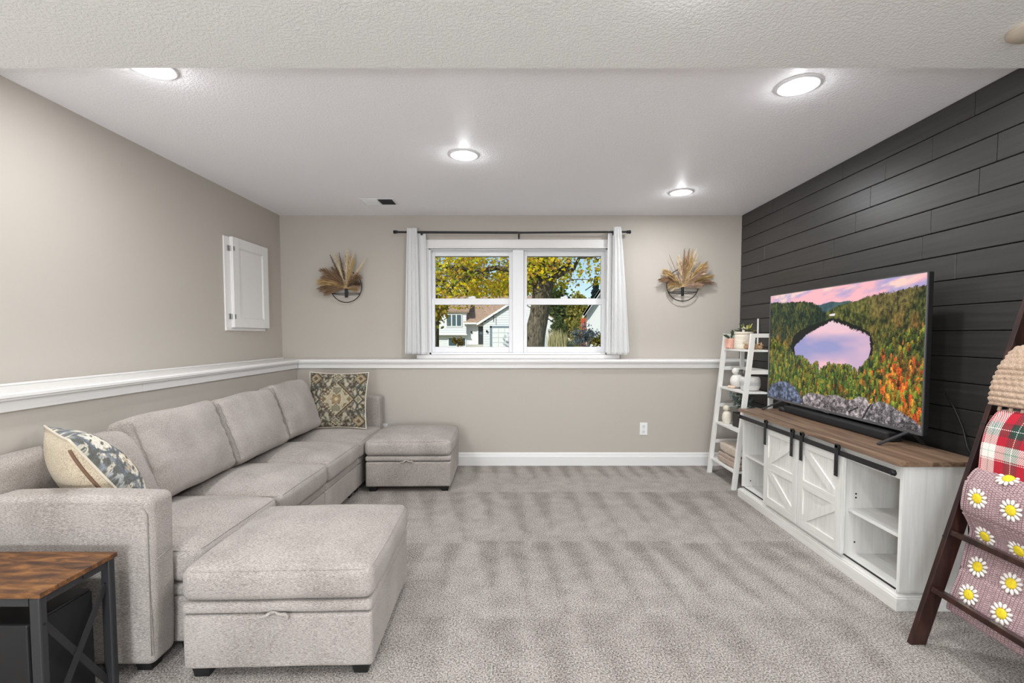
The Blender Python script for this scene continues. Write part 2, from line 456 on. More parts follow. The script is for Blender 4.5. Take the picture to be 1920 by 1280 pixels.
# ledge that caps the thick lower walls: board, apron pieces
t1 = MB().prism([(XL, YF, ZL), (-2.055, YF, ZL), (-2.055, 4.445, ZL), (XL, YB, ZL)], (0, 0, 0.034)).build('trim_1', M['trim'], kind='structure', label='white ledge along the left wall above the sofa')
bm = bmesh.new(); bm.from_mesh(t1.data); bmesh.ops.bevel(bm, geom=[e for e in bm.edges if abs(e.verts[0].co.x + 2.055) < 1e-4 and abs(e.verts[1].co.x + 2.055) < 1e-4], offset=0.011, segments=3, affect='EDGES'); bm.to_mesh(t1.data); bm.free()
for (a, b_) in ((YF, 2.62), (2.622, 4.475)):
    MB().box(XLL, -2.085, a, b_, 0.935, ZL, 0.003).build('apron_board', M['trim'], t1)
MB().box(XL, XL + 0.012, YF, YB, ZL + 0.034, ZL + 0.046, 0.004).build('quarter_round', M['trim'], t1)
t2 = MB().prism([(XL, YB, ZL), (-2.055, 4.445, ZL), (XR - 0.002, 4.445, ZL), (XR - 0.002, YB, ZL)], (0, 0, 0.034)).build('trim_2', M['trim'], kind='structure', label='white ledge along the back wall below the window')
bm = bmesh.new(); bm.from_mesh(t2.data); bmesh.ops.bevel(bm, geom=[e for e in bm.edges if abs(e.verts[0].co.y - 4.445) < 1e-4 and abs(e.verts[1].co.y - 4.445) < 1e-4], offset=0.011, segments=3, affect='EDGES'); bm.to_mesh(t2.data); bm.free()
MB().box(-2.085, XR - 0.002, 4.475, YBL, 0.935, ZL, 0.003).build('apron_board', M['trim'], t2)
# baseboards with a stepped top
def baseboard(name, label, p0, p1, nrm):
    prof = [(0, 0), (0.016, 0), (0.016, 0.085), (0.011, 0.097), (0.009, 0.112), (0.004, 0.125), (0, 0.125)]
    n = Vector(nrm); P = [Vector(p0) + n * a + Vector((0, 0, z)) for a, z in prof]
    MB().prism(P, Vector(p1) - Vector(p0)).build(name, M['trim'], kind='structure', label=label)
baseboard('baseboard_back', 'white moulded baseboard along the back wall', (XLL + 0.016, YBL, 0), (XR - 0.002, YBL, 0), (0, -1, 0))
baseboard('baseboard_left', 'white baseboard along the left wall behind the sofa', (XLL, YF, 0), (XLL, YBL, 0), (1, 0, 0))

# ------------------------------------------------------------------ window
w1 = empty('window_1', (0.01, YB, 1.02), 'white vinyl double window with two double hung sashes', None, None, 'structure')
cs = MB()
cs.box(-0.925, OX0 + 0.004, YB - 0.018, YB + 0.004, 1.05, 2.178, 0.003); cs.box(OX1 - 0.004, 0.945, YB - 0.018, YB + 0.004, 1.05, 2.178, 0.003)
cs.build('side_casing', M['trim'], w1)
MB().box(-0.925, 0.945, YB - 0.022, YB + 0.004, 2.092, 2.178, 0.003).build('head_casing', M['trim'], w1)
MB().box(-0.925, 0.945, YB - 0.034, YB + 0.004, 2.092, 2.108, 0.004).build('head_bead', M['trim'], w1)
MB().box(-0.985, 1.0, YB - 0.05, YB + 0.004, 1.0195, 1.058, 0.004).build('stool', M['trim'], w1)
fm = MB()
fm.box(OX0, OX0 + 0.018, YB - 0.004, YB + 0.17, OZ0, OZ1); fm.box(OX1 - 0.018, OX1, YB - 0.004, YB + 0.17, OZ0, OZ1)
fm.box(OX0, OX1, YB - 0.004, YB + 0.17, OZ1 - 0.016, OZ1); fm.box(OX0, OX1, YB - 0.004, YB + 0.17, OZ0, OZ0 + 0.018)
fm.build('jamb', M['vinyl'], w1)
MB().box(-0.046, 0.060, YB + 0.01, YB + 0.16, OZ0 + 0.018, OZ1 - 0.016, 0.003).build('mullion', M['vinyl'], w1)
for sx, (a, b_) in enumerate(((-0.850, -0.046), (0.060, 0.870))):
    ga, gb = ((-0.821, -0.083), (0.096, 0.835))[sx]
    # lower sash stands proud of the upper sash
    for nm, y0, z0, z1, gz0, gz1 in (('lower_sash', YB + 0.045, 1.078, 1.613, 1.133, 1.551), ('upper_sash', YB + 0.085, 1.56, 2.084, 1.616, 2.036)):
        s_ = MB(); y1 = y0 + 0.036
        s_.box(a, ga, y0, y1, z0, z1, 0.003); s_.box(gb, b_, y0, y1, z0, z1, 0.003)
        s_.box(ga, gb, y0, y1, z0, gz0, 0.003); s_.box(ga, gb, y0, y1, gz1, z1, 0.003)
        so = s_.build(nm, M['vinyl'], w1)
        MB().box(ga - 0.004, gb + 0.004, y0 + 0.016, y0 + 0.02, gz0 - 0.004, gz1 + 0.004).build('pane', M['glass'], so)
        if nm == 'upper_sash': MB().box(ga, gb, y0 + 0.006, y0 + 0.03, gz1 - 0.006, gz1 + 0.002).build('gasket', plain('grey gasket', (120, 120, 122), 0.6), so)
        if nm == 'lower_sash':
            c_ = (ga + gb) / 2
            lk = MB().box(c_ - 0.035, c_ + 0.035, y0 + 0.004, y0 + 0.034, z1 - 0.001, z1 + 0.018, 0.004); lk.box(c_ - 0.008, c_ + 0.03, y0 + 0.002, y0 + 0.016, z1 + 0.014, z1 + 0.024, 0.003)
            lk.build('sash_lock', M['vinyl'], so)

# outlets
def outlet(x, z, label, rot=False):
    e = empty('wall_outlet', (x, YBL, z), label, 'outlet')
    MB().box(x - 0.037, x + 0.037, YBL - 0.006, YBL, z - 0.06, z + 0.06, 0.003).build('cover_plate', M['vinyl'], e)
    for dz in (-0.026, 0.026):
        rc = MB().lathe((x, YBL - 0.006, z + dz), [(0.017, 0), (0.0165, -0.002), (0.0, -0.002)], 16, 'y', False).build('receptacle', plain('outlet face', (226, 226, 226), 0.4), e)
        sl = MB()
        for dx in (-0.006, 0.006): sl.box(x + dx - 0.001, x + dx + 0.001, YBL - 0.0088, YBL - 0.0078, z + dz - 0.002, z + dz + 0.007)
        sl.box(x - 0.002, x + 0.002, YBL - 0.0088, YBL - 0.0078, z + dz - 0.011, z + dz - 0.007)
        sl.build('slot', M['black_plastic'], rc)
    MB().lathe((x, YBL - 0.006, z), [(0.003, 0), (0.003, -0.0012), (0, -0.0014)], 8, 'y', False).build('screw', plain('screw', (190, 190, 190), 0.4, 0.6), e)
outlet(1.21, 0.353, 'white duplex outlet on the back wall between the far ottoman and ladder shelf')
outlet(-1.283, 0.345, 'white outlet on the back wall half hidden behind the far ottoman')

# ------------------------------------------------------------------ recessed lamps, vent
def can_light(x, y, z, label, group='recessed ceiling lamps', power=None, seen=True):
    e = empty('recessed_light', (x, y, z), label, 'ceiling light', group)
    MB().lathe((x, y, z), [(0.098, 0.0), (0.097, -0.004), (0.088, -0.008), (0.076, -0.006), (0.070, 0.004)], 40, caps=False).build('trim_ring', M['vinyl'], e, True)
    MB().lathe((x, y, z), [(0.0705, 0.0005), (0.05, -0.0025), (0.0, -0.0035)], 40, caps=False).build('lens', M['lens'], e, True)
    for nm, typ, pw in (('lamp', 'AREA', LAMP_W), ('lamp_glow', 'POINT', LAMP_W * 0.10)):
        ld = bpy.data.lights.new(nm, typ); ld.energy = pw; ld.color = (0.955, 0.975, 1.0)
        if typ == 'AREA': ld.shape = 'DISK'; ld.size = 0.13
        else: ld.shadow_soft_size = 0.02; ld.specular_factor = 0.05
        lo = bpy.data.objects.new(nm, ld); C.objects.link(lo); lo.parent = e; lo.location = (0, 0, -0.012 if typ == 'AREA' else -0.034)
can_light(-0.345, 3.11, H, 'lit recessed lamp in the middle of the ceiling before the window')
can_light(1.313, 2.26, H, 'lit recessed lamp with white trim nearest the shiplap wall')
can_light(1.336, 3.908, H, 'lit recessed lamp furthest back above the ladder shelf')
can_light(-1.592, 2.112, H, 'lit recessed lamp half hidden by the lower ceiling edge, above the sofa')
for i, (x, y) in enumerate(((0.53, 1.35), (-1.3, 0.45), (1.3, 0.45), (-1.3, -1.3), (1.3, -1.3), (0, -2.6))):  # all but the first are unseen lamps added to brighten the room
    can_light(x, y, HS, ['lit recessed lamp in the lower ceiling just above the picture', 'added unseen recessed lamp overhead left of the camera', 'added unseen recessed lamp overhead right of the camera', 'added unseen recessed lamp behind the camera on the left',
              'added unseen recessed lamp behind the camera on the right', 'added unseen recessed lamp nearest the added patio door'][i], 'recessed lamps of the lower ceiling')

vt = empty('ceiling_vent', (-1.2, 4.165, H), 'white and grey ceiling air vent above the left sconce', 'vent')
MB().box(-1.352, -1.056, 4.075, 4.26, H - 0.006, H - 0.0005, 0.002).build('frame', M['vinyl'], vt)
lou = plain('vent louvre white', (222, 222, 222), 0.5); loud = plain('vent duct dark', (70, 70, 72), 0.7)
MB().box(-1.335, -1.20, 4.095, 4.24, H - 0.0085, H - 0.006).build('damper_plate', lou, vt)
MB().box(-1.195, -1.075, 4.095, 4.24, H - 0.0082, H - 0.006).build('duct_opening', loud, vt)
for k in range(9):
    y = 4.10 + k * 0.0165
    MB().bar((-1.333, y, H - 0.011), (-1.202, y, H - 0.011), 0.011, 0.0012, (0, 0.75, 0.65)).build('louvre', lou, vt)
    MB().bar((-1.193, y, H - 0.011), (-1.077, y, H - 0.011), 0.004, 0.0012, (0, -0.75, 0.65)).build('louvre', loud, vt)

# the small beige fixture just entering at the right of the lower ceiling
sm = empty('ceiling_sensor', (1.755, 1.655, HS), 'beige round ceiling fixture cut by the right picture edge', 'fixture')
MB().lathe((1.755, 1.655, HS), [(0.068, 0.0), (0.067, -0.012), (0.05, -0.026), (0.0, -0.03)], 28, caps=False).build('cover', plain('beige plastic', (200, 188, 172), 0.5), sm, True, 40)

# glowing globe on a low stand, added out of view to brighten the room
gl_ = empty('added_fill_globe', (-0.9, -1.5, 0), 'added unseen fill globe on a low stand behind the camera', 'lamp')
GZ = 0.80
MB().lathe((-0.9, -1.5, 0), [(0.14, 0.0), (0.14, 0.02), (0.015, 0.035), (0.012, GZ - 0.24)], 24, caps=True).build('stand', M['black_metal'], gl_, True, 40)
m_, nt_, b_ = newmat('glowing fill globe'); nt_.nodes.remove(b_)
tl_ = nd(nt_, 'ShaderNodeBsdfTransparent'); em_ = nd(nt_, 'ShaderNodeEmission'); em_.inputs[1].default_value = 3.0; ad_ = nd(nt_, 'ShaderNodeAddShader')
nt_.links.new(tl_.outputs[0], ad_.inputs[0]); nt_.links.new(em_.outputs[0], ad_.inputs[1]); nt_.links.new(ad_.outputs[0], nt_.nodes['Material Output'].inputs[0])
MB().ball((-0.9, -1.5, GZ), 0.23, 32, 20).build('globe', m_, gl_, True)
ld = bpy.data.lights.new('fill_light', 'POINT'); ld.shadow_soft_size = 0.2; ld.energy = FILL_GLOBE_W; ld.color = (0.88, 0.94, 1.0)
lo = bpy.data.objects.new('fill_light', ld); C.objects.link(lo); lo.parent = gl_; lo.location = (0, 0, GZ)
# ================================================================== sectional sofa
def wrinkle(p, amp, sc, seed=0.0):
    q = Vector((p[0] * sc + seed, p[1] * sc - seed * 0.7, p[2] * sc + seed * 0.3))
    return amp * mnoise.noise(q)

def crown_fn(hx, hy, hz, crown, side=0.0, sag=0.0, seed=0.0, wamp=0.0025):
    def fn(w):
        u = max(-1, min(1, w[0] / hx)); v = max(-1, min(1, w[1] / hy)); t = w[2] / hz
        k = (1 - abs(u) ** 2.6) * (1 - abs(v) ** 2.6)
        z = w[2] + (crown * k if t > 0 else sag * k) * abs(t)
        x = w[0] + side * math.copysign(1, w[0]) * (abs(u) ** 3) * (1 - t * t) * (1 - abs(v) ** 3)
        y = w[1] + side * math.copysign(1, w[1]) * (abs(v) ** 3) * (1 - t * t) * (1 - abs(u) ** 3)
        z += wrinkle(w, wamp, 7, seed); x += wrinkle(w, wamp, 6, seed + 3); y += wrinkle(w, wamp, 6, seed + 8)
        return Vector((x, y, z))
    return fn

def rounded_loop(cx, cy, hx, hy, r, z, n=6):
    pts = []
    for (sx, sy, a0) in ((1, 1, 0), (-1, 1, 90), (-1, -1, 180), (1, -1, 270)):
        for i in range(n + 1):
            a = math.radians(a0 + 90.0 * i / n)
            pts.append((cx + sx * (hx - r) + r * math.cos(a), cy + sy * (hy - r) + r * math.sin(a), z))
    return pts

def seat_cushion(name, parent, x0, x1, y0, y1, z0, z1, crown, seed, rz=0.0, sub=True):
    hx, hy, hz = (x1 - x0) / 2, (y1 - y0) / 2, (z1 - z0) / 2
    cx, cy, cz = (x0 + x1) / 2, (y0 + y1) / 2, (z0 + z1) / 2
    mb = soft_box(0, 0, 0, hx, hy, hz, 0.036, (16, 16, 3), 4, crown_fn(hx, hy, hz, crown, 0.012, 0.0, seed))
    R = Matrix.Rotation(rz, 3, 'Z')
    mb.xf(lambda p: R @ p + Vector((cx, cy, cz)))
    o = mb.build(name, M['sofa'], parent, True)
    fnc = crown_fn(hx, hy, hz, crown, 0.012, 0.0, seed); ins = 0.036 * 0.293
    ring = []
    L4 = rounded_loop(0, 0, hx - ins, hy - ins, 0.036, hz - ins, 5)
    for i in range(len(L4)):
        a_, b2 = Vector(L4[i]), Vector(L4[(i + 1) % len(L4)]); k_ = max(1, int((b2 - a_).length / 0.03))
        ring += [a_.lerp(b2, t / k_) for t in range(k_)]
    lp = MB().tube([R @ fnc(p) + Vector((cx, cy, cz)) for p in ring], 0.0030, 6, True)
    lp.build('seam', M['sofa'], o, True)
    return o

def chair_leg(parent, x, y, top=0.055):
    b = MB().box(x - 0.033, x + 0.033, y - 0.033, y + 0.033, 0.0, top)
    b.xf(lambda p: Vector((x + (p.x - x) * (0.78 if p.z < 0.01 else 1), y + (p.y - y) * (0.78 if p.z < 0.01 else 1), p.z)))
    b.build('leg', M['black_plastic'], parent)

SX0, SX1 = -2.07, -1.245          # back of the sofa, front of its seats
YS_ = [1.80, 2.425, 3.045, 3.665, 4.285]
sofa = empty('sectional_sofa', (-1.7, 3.0, 0), 'light grey four seat sectional sofa along the left wall', 'sofa')
# plinth pieces under each seat, lid strips above them
for k in range(4):
    a, b_ = YS_[k] + 0.004, YS_[k + 1] - 0.004
    soft_box((SX0 + SX1) / 2, (a + b_) / 2, 0.135, (SX1 - SX0) / 2 - 0.012, (b_ - a) / 2, 0.093, 0.014, (6, 6, 2), 3).build('seat_base', M['sofa'], sofa, True)
    soft_box((SX0 + SX1) / 2, (a + b_) / 2, 0.2525, (SX1 - SX0) / 2 - 0.008, (b_ - a) / 2, 0.0235, 0.014, (6, 6, 1), 3).build('seat_lid', M['sofa'], sofa, True)
    seat_cushion('seat_cushion', sofa, -1.93, SX1 + (0.012 if k else 0.0), a, b_, 0.278, 0.415, 0.042, k * 5.1 + 1)
    for yy in (a + 0.06, b_ - 0.06): chair_leg(sofa, SX1 - 0.07, yy)
# back frame of each module
for k in range(4):
    a, b_ = YS_[k] + 0.003, YS_[k + 1] - 0.003
    if k == 0: a = 1.69
    if k == 3: b_ = 4.40
    def bf(w, h=(b_ - a) / 2):
        t = max(0.0, w[2] / 0.25)
        return Vector((w[0] - 0.0 * t + wrinkle(w, 0.004, 5, k), w[1], w[2] + 0.006 * (1 - (w[1] / h) ** 2) * t))
    soft_box(-2.00, (a + b_) / 2, 0.525, 0.07, (b_ - a) / 2, 0.25, 0.045, (3, 10, 8), 4, bf).build('back_frame', M['sofa'], sofa, True)
# arms
def arm(y0, y1, x1, ztop, near):
    hx, hy, hz = (x1 - SX0 - 0.14) / 2, (y1 - y0) / 2, (ztop - 0.035) / 2
    cx, cy, cz = (x1 + SX0 + 0.14) / 2, (y0 + y1) / 2, (ztop + 0.035) / 2
    def fn(w):
        t = w[2] / hz
        return Vector((w[0] + wrinkle(w, 0.0035, 6, 2) - 0.010 * (t < -0.2) * abs(t), w[1] + wrinkle(w, 0.003, 5, 4), w[2] + 0.008 * (1 - (w[0] / hx) ** 2) * (t > 0)))
    o = soft_box(cx, cy, cz, hx, hy, hz, 0.03, (16, 3, 14), 5, fn).build('armrest', M['sofa'], sofa, True)
    yf = y0 + 0.004 if near else y1 - 0.004
    s_ = MB().tube([(x1 - 0.012, y0 - 0.0005, 0.08), (x1 - 0.012, y0 - 0.0005, ztop - 0.06), (x1 - 0.030, y0 + 0.002, ztop - 0.024), (x1 - 0.06, y0 + 0.0025, ztop - 0.020), (-1.9, y0 + 0.0025, ztop - 0.016)], 0.0017, 6)
    s_.build('seam', M['sofa_seam'], o, True)
    s2 = MB().tube([(x1 + 0.0015, y0 + 0.02, 0.43), (x1 + 0.0015, y1 - 0.015, 0.445)], 0.0017, 6); s2.build('seam', M['sofa_seam'], o, True)
    chair_leg(sofa, x1 - 0.07, (y0 + y1) / 2, 0.05)
arm(1.672, 1.797, -1.322, 0.662, True)
arm(4.29, 4.415, -1.262, 0.69, False)

def back_cushion(cy, w, hgt, base_x, lean, thick, seed, ztop, yaw=0.0, roll=0.0, smallr=0.05):
    hy, hz, hx = w / 2, hgt / 2, thick / 2
    def fn(p):
        u = p[1] / hy; t = p[2] / hz; sgn = math.copysign(1, p[0])
        k = max(0, (1 - abs(u) ** 2.4)) * max(0, (1 - abs(t) ** 2.4))
        x = p[0] + sgn * (0.045 if sgn > 0 else 0.01) * k
        # the corners fall in, the flanks carry creases
        pin = (abs(u) ** 5) * (abs(t) ** 5)
        y = p[1] * (1 + 0.015 * pin) ; z = p[2] * (1 + 0.015 * pin) - (0.008 * (u * u) if t > 0 else 0) * abs(t) + 0.004 * math.sin(u * 4 + seed) * (t > 0.3)
        edge = max(0.0, abs(u) - 0.62)
        x += 0.006 * edge * math.sin(p[2] * 95 + 3 * mnoise.noise(Vector((p[0] * 9, p[1] * 6, p[2] * 9 + seed)))) * 1.6
        x += wrinkle(p, 0.009, 6, seed); y += wrinkle(p, 0.004, 7, seed + 4); z += wrinkle(p, 0.005, 6, seed + 9)
        return Vector((x, y, z))
    mb = soft_box(0, 0, 0, hx, hy, hz, smallr, (4, 22, 18), 4, fn)
    R = Matrix.Rotation(yaw, 3, 'Z') @ Matrix.Rotation(-lean, 3, 'Y') @ Matrix.Rotation(roll, 3, 'X')
    T = Vector((base_x, cy, ztop - hz * math.cos(lean)))
    mb.xf(lambda p: R @ p + T)
    o = mb.build('back_cushion', M['sofa'], sofa, True)
    for sg in (-1, 1):                      # panel seams down both flanks
        pts = [fn(Vector((hx - 0.012, sg * (hy - 0.012), z * hz))) for z in np.linspace(-0.86, 0.86, 15)]
        MB().tube([R @ (p + Vector((0.003, sg * 0.004, 0))) + T for p in pts], 0.0022, 6).build('seam', M['sofa_seam'], o, True)
L_ = math.radians(20)
back_cushion(2.06, 0.31, 0.40, -1.80, math.radians(26), 0.14, 1.2, 0.80, math.radians(-6), 0.0, 0.045)
back_cushion(2.455, 0.625, 0.42, -1.78, L_, 0.15, 4.4, 0.855, math.radians(2), 0.0, 0.04)
back_cushion(3.10, 0.64, 0.42, -1.785, L_, 0.15, 7.9, 0.855, math.radians(1), 0.0, 0.04)
back_cushion(3.705, 0.53, 0.43, -1.79, L_, 0.15, 12.3, 0.87, math.radians(-1), 0.0, 0.04)

# ------------------------------------------------------------------ storage ottomans
def ottoman(cx, cy, rz, label, seed):
    hx, hy = 0.338, 0.325
    e = empty('storage_ottoman', (cx, cy, 0), label, 'ottoman', 'storage ottomans of the sectional', None, 0.0)
    R = Matrix.Rotation(rz, 3, 'Z'); T = Vector((cx, cy, 0))
    def put(mb): return mb.xf(lambda p: R @ p + T)
    put(soft_box(0, 0, 0.142, hx, hy, 0.1, 0.014, (8, 8, 3), 3, lambda w: Vector((w[0] + wrinkle(w, 0.003, 6, seed), w[1] + wrinkle(w, 0.003, 6, seed + 2), w[2])))).build('storage_box', M['sofa'], e, True)
    lid = put(soft_box(0, 0, 0.267, hx + 0.002, hy + 0.002, 0.0205, 0.016, (8, 8, 1), 3, lambda w: Vector((w[0] + wrinkle(w, 0.003, 8, seed), w[1] + wrinkle(w, 0.003, 8, seed), w[2] + wrinkle(w, 0.002, 9, seed))))).build('lid', M['sofa'], e, True)
    seat_cushion('cushion', e, cx - hx - 0.004, cx + hx + 0.004, cy - hy - 0.004, cy + hy + 0.004, 0.289, 0.412, 0.034, seed, rz)
    # fabric pull loop on the front of the lid
    pts = [Vector((0.0 + 0.05 * math.sin(a) - 0.005, -hy - 0.004 - 0.010 * abs(math.sin(a)), 0.246 + 0.006 * math.cos(2 * a))) for a in np.linspace(-math.pi / 2, math.pi / 2, 13)]
    loop = MB(); loop.tube([Vector((p.x, p.y + 0.006 * (i in (0, 12)), p.z + 0.004 * math.sin(i * 1.5))) for i, p in enumerate(pts)], [0.004, 0.006, 0.007, 0.006, 0.007, 0.0055, 0.004, 0.006, 0.007, 0.0075, 0.006, 0.006, 0.004], 8)
    put(loop).build('pull_tab', M['sofa'], lid, True)
    for sx in (-1, 1):
        for sy in (-1, 1):
            x, y = sx * (hx - 0.05), sy * (hy - 0.05)
            b = MB().box(x - 0.033, x + 0.033, y - 0.033, y + 0.033, 0, 0.045)
            b.xf(lambda p: Vector((x + (p.x - x) * (0.75 if p.z < 0.01 else 1), y + (p.y - y) * (0.75 if p.z < 0.01 else 1), p.z)))
            put(b).build('leg', M['black_plastic'], e)
    return e
ottoman(-0.878, 1.985, math.radians(2.0), 'light grey storage ottoman nearest the camera in front of the sofa arm', 3.3)
ottoman(-0.878, 4.035, math.radians(1.5), 'light grey storage ottoman at the far sofa end against the back wall', 9.1)

# ------------------------------------------------------------------ throw pillows
def kilim(n, seed, pal, scale=7, medallion=True):
    """mirrored woven pattern, n x n raster of sRGB colours"""
    r = np.random.default_rng(seed)
    y, x = np.mgrid[-1:1:n * 1j, -1:1:n * 1j]
    ax, ay = np.abs(x), np.abs(y)
    f1 = fbm_grid(n, n, scale, 2, seed); f2 = fbm_grid(n, n, scale * 2.1, 2, seed + 1)
    def mir(f): return (f + f[::-1] + f[:, ::-1] + f[::-1, ::-1]) / 4
    g1 = mir(f1); g2 = mir(f2)
    P = [np.array(c, float) for c in pal]     # field, dark, cream, blue, tan, mauve
    img = np.zeros((n, n, 3)); img[:] = P[0]
    img[g1 > np.quantile(g1, 0.62)] = P[3]; img[g1 < np.quantile(g1, 0.22)] = P[5]
    img[(g2 > np.quantile(g2, 0.74))] = P[2]; img[(g2 < np.quantile(g2, 0.27))] = P[1]
    img[np.abs(g2 - np.quantile(g2, 0.5)) < 0.008] = P[1]
    def diamond(cx, cy, r_, asp=1.0): return np.abs(x - cx) + np.abs(y - cy) * asp - r_
    st = 0.02 * np.sign(np.sin((x + y) * 46)) + 0.02 * np.sign(np.sin((x - y) * 46))
    def put(d, cols, w):
        for k, c in enumerate(cols): img[(d + st * (k % 2 == 0) < -k * w)] = c
    if medallion:
        put(diamond(0, 0, 0.66), [P[4] * 0.9, P[1], P[2]], 0.05)
        inner = diamond(0, 0, 0.52) < 0
        q = mir(fbm_grid(n, n, 11, 2, seed + 5))
        img[inner & (q > np.quantile(q, 0.66))] = P[0] * 1.02
        img[inner & (q < np.quantile(q, 0.18))] = P[4] * 0.85
        put(diamond(0, 0, 0.17), [P[4], P[2] * 1.05], 0.09)
        for sx, sy in ((0.74, 0), (-0.74, 0), (0, 0.78), (0, -0.78)): put(diamond(sx, sy, 0.19), [P[1], P[2], P[0]], 0.045)
        for sx in (-1, 1):
            for sy in (-1, 1): put(diamond(sx * 0.76, sy * 0.76, 0.27), [P[1], P[4], P[2] * 0.92, P[4] * 0.7], 0.06)
    else:
        for cy in (-0.66, 0.0, 0.66):
            for cx in (-0.5, 0.5): 
                d = np.hypot((x - cx) * 1.0, (y - cy) * 1.25) - 0.36
                ring = np.abs(d) < 0.035; img[ring] = P[3] * 0.8
                core = d < -0.10
                img[core & (g2 > np.quantile(g2, 0.5))] = P[2]; img[core & (g2 < np.quantile(g2, 0.3))] = P[4]
        zz = np.abs(((y + 0.09 * np.sign(np.sin(x * 20))) * 1.5 + 0.5) % 1 - 0.5)
        img[zz < 0.03] = P[1]
    img *= (0.88 + 0.24 * r.random((n, n, 1)))
    return to_lin(np.clip(img, 0, 255))

def pillow_mesh(n, size, thick, front_img=None, edge=0.07):
    """front sheet, back sheet and rim loop in pillow space (x right, y up, z front)"""
    t = np.linspace(-1, 1, n)
    U, V = np.meshgrid(t, t)
    sc = 1 - edge * (1 - np.abs(V) ** 2.0) * np.abs(U) ** 3
    sc2 = 1 - edge * (1 - np.abs(U) ** 2.0) * np.abs(V) ** 3
    X = U * sc * size / 2; Y = V * sc2 * size / 2
    Z = thick / 2 * (np.clip(1 - U ** 2, 0, 1) ** 0.55) * (np.clip(1 - V ** 2, 0, 1) ** 0.55)
    return X, Y, Z

def pillow(name, label, size, thick, frame, img, backmat, pipemat, n=120, zipper=False, group='patterned throw pillows'):
    """frame: 4x4 world matrix of the pillow"""
    X, Y, Z = pillow_mesh(n, size, thick)
    org = frame.translation
    e = empty(name, tuple(org), label, 'pillow', group)
    F = [(i * n + k, i * n + k + 1, (i + 1) * n + k + 1, (i + 1) * n + k) for i in range(n - 1) for k in range(n - 1)]
    W = [mnoise.noise(Vector((a * 6, b * 6, 2.0))) * 0.006 for a, b in zip(X.ravel(), Y.ravel())]
    fr = MB(); fr.v = [tuple(frame @ Vector((a, b, c + w * min(1, c * 25)))) for a, b, c, w in zip(X.ravel(), Y.ravel(), Z.ravel(), W)]; fr.f = F
    c = img.reshape(-1, 3); fr.col = np.concatenate([c, np.ones((len(c), 1))], 1)
    fr.build('front_panel', M['kilim'], e, True, fix=False)
    m = 40; X2, Y2, Z2 = pillow_mesh(m, size, thick)
    bk = MB(); bk.v = [tuple(frame @ Vector((a, b, -c))) for a, b, c in zip(X2.ravel(), Y2.ravel(), Z2.ravel())]
    bk.f = [(i * m + k, (i + 1) * m + k, (i + 1) * m + k + 1, i * m + k + 1) for i in range(m - 1) for k in range(m - 1)]
    bo = bk.build('back_panel', backmat, e, True, fix=False)
    rim = [(X2[0, k], Y2[0, k]) for k in range(m)] + [(X2[k, -1], Y2[k, -1]) for k in range(1, m)] + [(X2[-1, k], Y2[-1, k]) for k in range(m - 2, -1, -1)] + [(X2[k, 0], Y2[k, 0]) for k in range(m - 2, 0, -1)]
    MB().tube([frame @ Vector((a, b, 0)) for a, b in rim], 0.0048, 8, True).build('piping', pipemat, e, True)
    if zipper:
        zz = [frame @ Vector((X2[k, zipper[0]], Y2[k, zipper[0]], -Z2[k, zipper[0]] - 0.002)) for k in range(3, m - 3)]
        MB().tube(zz, 0.006, 6).build('zip_placket', plain('brown zip tape', (120, 92, 74), 0.8), bo, True)
    return e
M['kilim'] = vcol('woven kilim cloth', 0.95, fine=420)
M['pillow_back'] = fabric('beige linen', (170, 152, 128), (222, 208, 184), (200, 200, 200), 700)
M['piping'] = plain('cream piping', (214, 204, 186), 0.9)
PAL1 = [(122, 116, 98), (76, 70, 60), (168, 158, 136), (108, 114, 116), (142, 122, 92), (122, 110, 104)]
PAL2 = [(196, 190, 176), (104, 104, 100), (224, 217, 203), (136, 142, 148), (190, 172, 142), (164, 166, 166)]
def look(origin, right, up):
    r = Vector(right).normalized(); u = Vector(up); u = (u - r * u.dot(r)).normalized(); f = r.cross(u)
    m_ = Matrix((r, u, f)).transposed().to_4x4(); m_.translation = Vector(origin); return m_
# far pillow leans in the corner, facing the camera and tipped back against the far arm
pillow('throw_pillow', 'dark blue and tan kilim pillow leaning in the far sofa corner', 0.49, 0.15,
       look((-1.545, 4.045, 0.690), (0.97, 0.16, -0.02), (-0.10, 0.27, 1.0)), kilim(120, 5, PAL1, 13), M['pillow_back'], M['piping'])
# near pillow stands behind the near arm, its beige back to the camera
pillow('throw_pillow', 'beige backed pillow with blue patterned front behind the near sofa arm', 0.47, 0.23,
       look((-1.79, 1.985, 0.657), (-0.80, 0.60, 0.0), (-0.50, -0.25, 0.83)), kilim(120, 21, PAL2, 9, False), M['pillow_back'], M['piping'], zipper=(1,))

